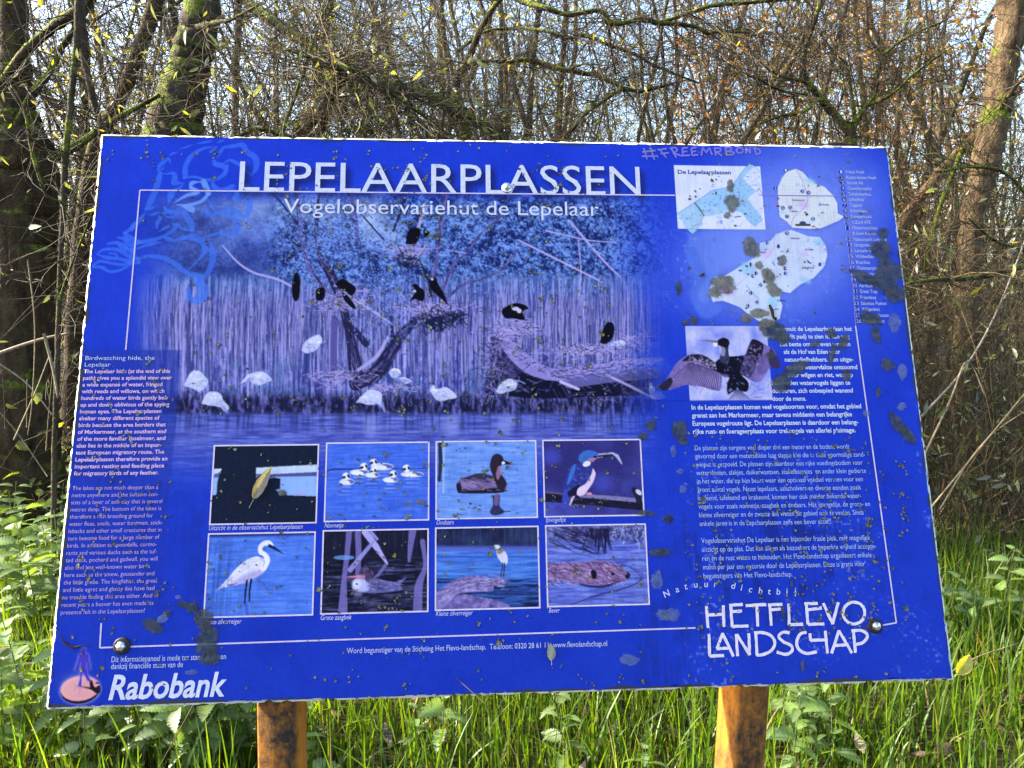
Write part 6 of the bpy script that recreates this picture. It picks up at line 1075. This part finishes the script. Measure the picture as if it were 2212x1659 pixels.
# ---- brambles and big leaves at left of board
mb = MB(); ml = MB(); r = np.random.default_rng(41)
S = np.array([on_ground(x, 1180) for x in r.uniform(-60, 190, 34)]) + r.normal(0, .15, (34, 3)) * np.array([1, 1, 0]); D = np.column_stack([r.normal(.1, .5, 34), r.normal(-.1, .3, 34), np.ones(34)]); t_ = grow(S, D, r.uniform(.5, 1.5, 34), 9, .2, -.1, 41); tubes(mb, t_, np.full(34, .0035)[:, None] * np.linspace(1, .4, 9)[None], 5, TC[r.choice(5, 34)] * 1.2)
rt = empty('bramble', tuple(float(v) for v in (S[:, 0].mean(), S[:, 1].mean(), 0))); tag(rt, 'bramble with rounded sunlit leaves on thin canes in front of the dark left willow', 'bramble')
for t in t_:
    for k in range(2, 9):
        if r.random() < .75:
            V, q = nettle_leaf(r.uniform(.05, .085), r.uniform(.045, .065), 6); Rm = np.array(Matrix.Rotation(r.uniform(0, 6.28), 3, 'Z') @ Matrix.Rotation(r.normal(.1, .5), 3, 'X') @ Matrix.Rotation(r.normal(0, .4), 3, 'Y')); ml.add(V @ Rm.T + t[k], q, None, leaftint(len(V), np.array([(.09, .12, .02), (.15, .17, .03), (.05, .08, .02)][r.choice(3)]) * r.uniform(.7, 1.3), r))
mb.build('canes', M['twig'], rt); ml.build('leaves', M['nettle'], rt, True)
# ---- dry sticks and reed stalks
r = np.random.default_rng(43)
def stick(pts, rad, col, lab, name='dry_stalk', cat='stalk', grp=None):
    c = np.array([at(x, y, d) for x, y, d in pts]); cc = catmull(c, 6)[None]; mb = MB(); tubes(mb, cc, np.linspace(rad, rad * .6, cc.shape[1])[None], 6, col, cap=True); o = mb.build(name, M['twig'], origin=c[0]); tag(o, lab, cat, grp)
stick([(-20, 770, 3.9), (50, 745, 3.9), (100, 730, 3.9), (150, 720, 3.9)], .011, (.2, .15, .10), 'pale broken branch lying across the dark left willow\u2019s foot', 'stick', 'stick')
stick([(-10, 780, 3.6), (60, 830, 3.6), (120, 905, 3.6)], 0.0045, (0.180, 0.145, 0.094), 'thin straight dead stick slanting down right at the left edge')
stick([(30, 950, 3.5), (75, 850, 3.5), (110, 760, 3.5)], 0.0037, (0.216, 0.174, 0.099), 'thin dry stalk slanting up right beside the board\u2019s left edge')
stick([(60, 560, 3.4), (75, 700, 3.4), (70, 860, 3.4), (60, 940, 3.4)], 0.0030, (0.180, 0.145, 0.083), 'fine upright dry stalk left of the board above the nettle bank')
stick([(95, 720, 3.4), (115, 800, 3.4), (125, 860, 3.4)], 0.0067, (0.204, 0.174, 0.110), 'broad dry reed blade hanging just left of the board')
stick([(1965, 1050, 3.9), (2050, 870, 3.9), (2090, 780, 4), (2130, 860, 4)], 0.0053, (0.252, 0.197, 0.121), 'pale dry reed stalk bent over like an elbow right of the board')
stick([(2000, 1110, 3.7), (2090, 1000, 3.7), (2230, 830, 3.7)], 0.0045, (0.240, 0.191, 0.110), 'long pale reed stalk slanting up right at the right edge')
stick([(2030, 1100, 3.9), (2120, 960, 3.9), (2225, 880, 3.9)], 0.0045, (0.216, 0.162, 0.094), 'second slanting dry stalk just below the long pale one at the right edge')
stick([(1990, 900, 4), (2080, 800, 4), (2150, 680, 4), (2230, 480, 4)], 0.0067, (0.180, 0.151, 0.121), 'long grey-brown stem sweeping up through the thicket at the right edge')
stick([(2040, 1460, 2.8), (2110, 1420, 2.8), (2200, 1390, 2.9)], 0.0037, (0.216, 0.162, 0.088), 'fallen tan stalk lying in the grass right of the board\u2019s lower corner')
for k in range(14):
    x = r.uniform(2000, 2230); y0 = r.uniform(960, 1100); d_ = r.uniform(3.9, 4.8); a = r.normal(.4, .5); L_ = r.uniform(120, 330); stick([(x, y0, d_), (x + a * L_ * .5, y0 - L_ * .45, d_), (x + a * L_ * 1.1, y0 - L_ * .85, d_)], r.uniform(.002, .004), TC[k % 5] * 1.5, 'thin dry stalk among the tangle at the foot of the right thicket', grp='thin stalks in the right thicket')
for k in range(12):
    x = r.uniform(-40, 190); y0 = r.uniform(900, 1060); d_ = r.uniform(3.5, 4.2); a = r.normal(.1, .6); L_ = r.uniform(120, 300); stick([(x, y0, d_), (x + a * L_ * .5, y0 - L_ * .45, d_), (x + a * L_ * 1.1, y0 - L_ * .85, d_)], r.uniform(.002, .004), TC[k % 5] * 1.3, 'thin dry stalk in the dark undergrowth left of the board', grp='thin stalks in the left undergrowth')
# ---- two large fallen leaves in the grass
for px, py, d_, tp, wd, col, lab in ((-8, 1420, 2.45, (38, 1400, 2.45), .045, (.42, .42, .36), 'large pale grey dead leaf standing in the grass at the left edge'), (2062, 1462, 2.7, (2092, 1415, 2.72), .06, (.36, .33, .03), 'crumpled bright yellow leaf in the grass right of the board')):
    a = at(px, py, d_); b = at(*tp); mb = MB(); willow_leaf(mb, a, b, wd, np.array([.2, -.8, .55]), col, tuple(np.array(col) * 1.2), .012, stalk=.08); o = mb.build('fallen_leaf', M['leaf'], origin=a); tag(o, lab, 'leaf')
# ---- the far wood, one mass of stems, twigs and last leaves
a = MB(); b = MB(); r = np.random.default_rng(77)
n_ = 460; yy = 8 + 14 * r.random(n_) ** 1.3; xx = r.uniform(-.85, .9, n_) * yy; S = np.column_stack([xx, yy, np.zeros(n_)]); D = np.column_stack([r.normal(0, .12, n_), r.normal(0, .1, n_), np.ones(n_)]); P = grow(S, D, r.uniform(5, 10, n_), 10, .16, .06, 77); col = TC[r.choice(5, n_)] * r.uniform(.7, 1.3, (n_, 1)); tubes(a, P, (.010 + .05 * r.random(n_) ** 2.5)[:, None] * np.linspace(1, .35, 10)[None], 5, col)
idx = np.repeat(np.arange(n_), 36); k = r.integers(2, 9, len(idx)); s = P[idx, k] + (P[idx, k - 1] - P[idx, k]) * r.random((len(idx), 1)); d = norm(np.column_stack([r.normal(0, 1, len(idx)), r.normal(0, 1, len(idx)), r.normal(.6, .6, len(idx))])); tips = twig_cloud(a, s, d, r.uniform(.5, 1.8, len(idx)), r.uniform(.003, .007, len(idx)), 3, .3, 0., 78, 3, 1.15)
Q = np.concatenate([t[:, 1:].reshape(-1, 3) for t in tips]); Dd = np.concatenate([(t[:, 1:] - t[:, :-1]).reshape(-1, 3) for t in tips])
side = Q[:, 0] / Q[:, 1]
for sel, m_, cols, LL in ((side < .2, 17000, YEL, (.05, .1)), ((side > .2) & (side < .6), 17000, ORG, (.06, .12)), (side > .3, 10000, YEL, (.05, .1))):
    id_ = np.where(sel)[0]; pk = id_[r.integers(0, len(id_), m_)]; leaves(b, Q[pk], Dd[pk], LL, cols, int(m_), (.3, .5))
rt = empty('far_wood', (0, 12, 0)); tag(rt, 'distant mass of bare stems and last yellow and rusty leaves behind the board', 'wood', kind='stuff')
for o_, nme, mt_ in ((a, 'stems', M['twig']), (b, 'leaves', M['leaf'])): o_.build(nme, mt_, rt)['kind'] = 'stuff'
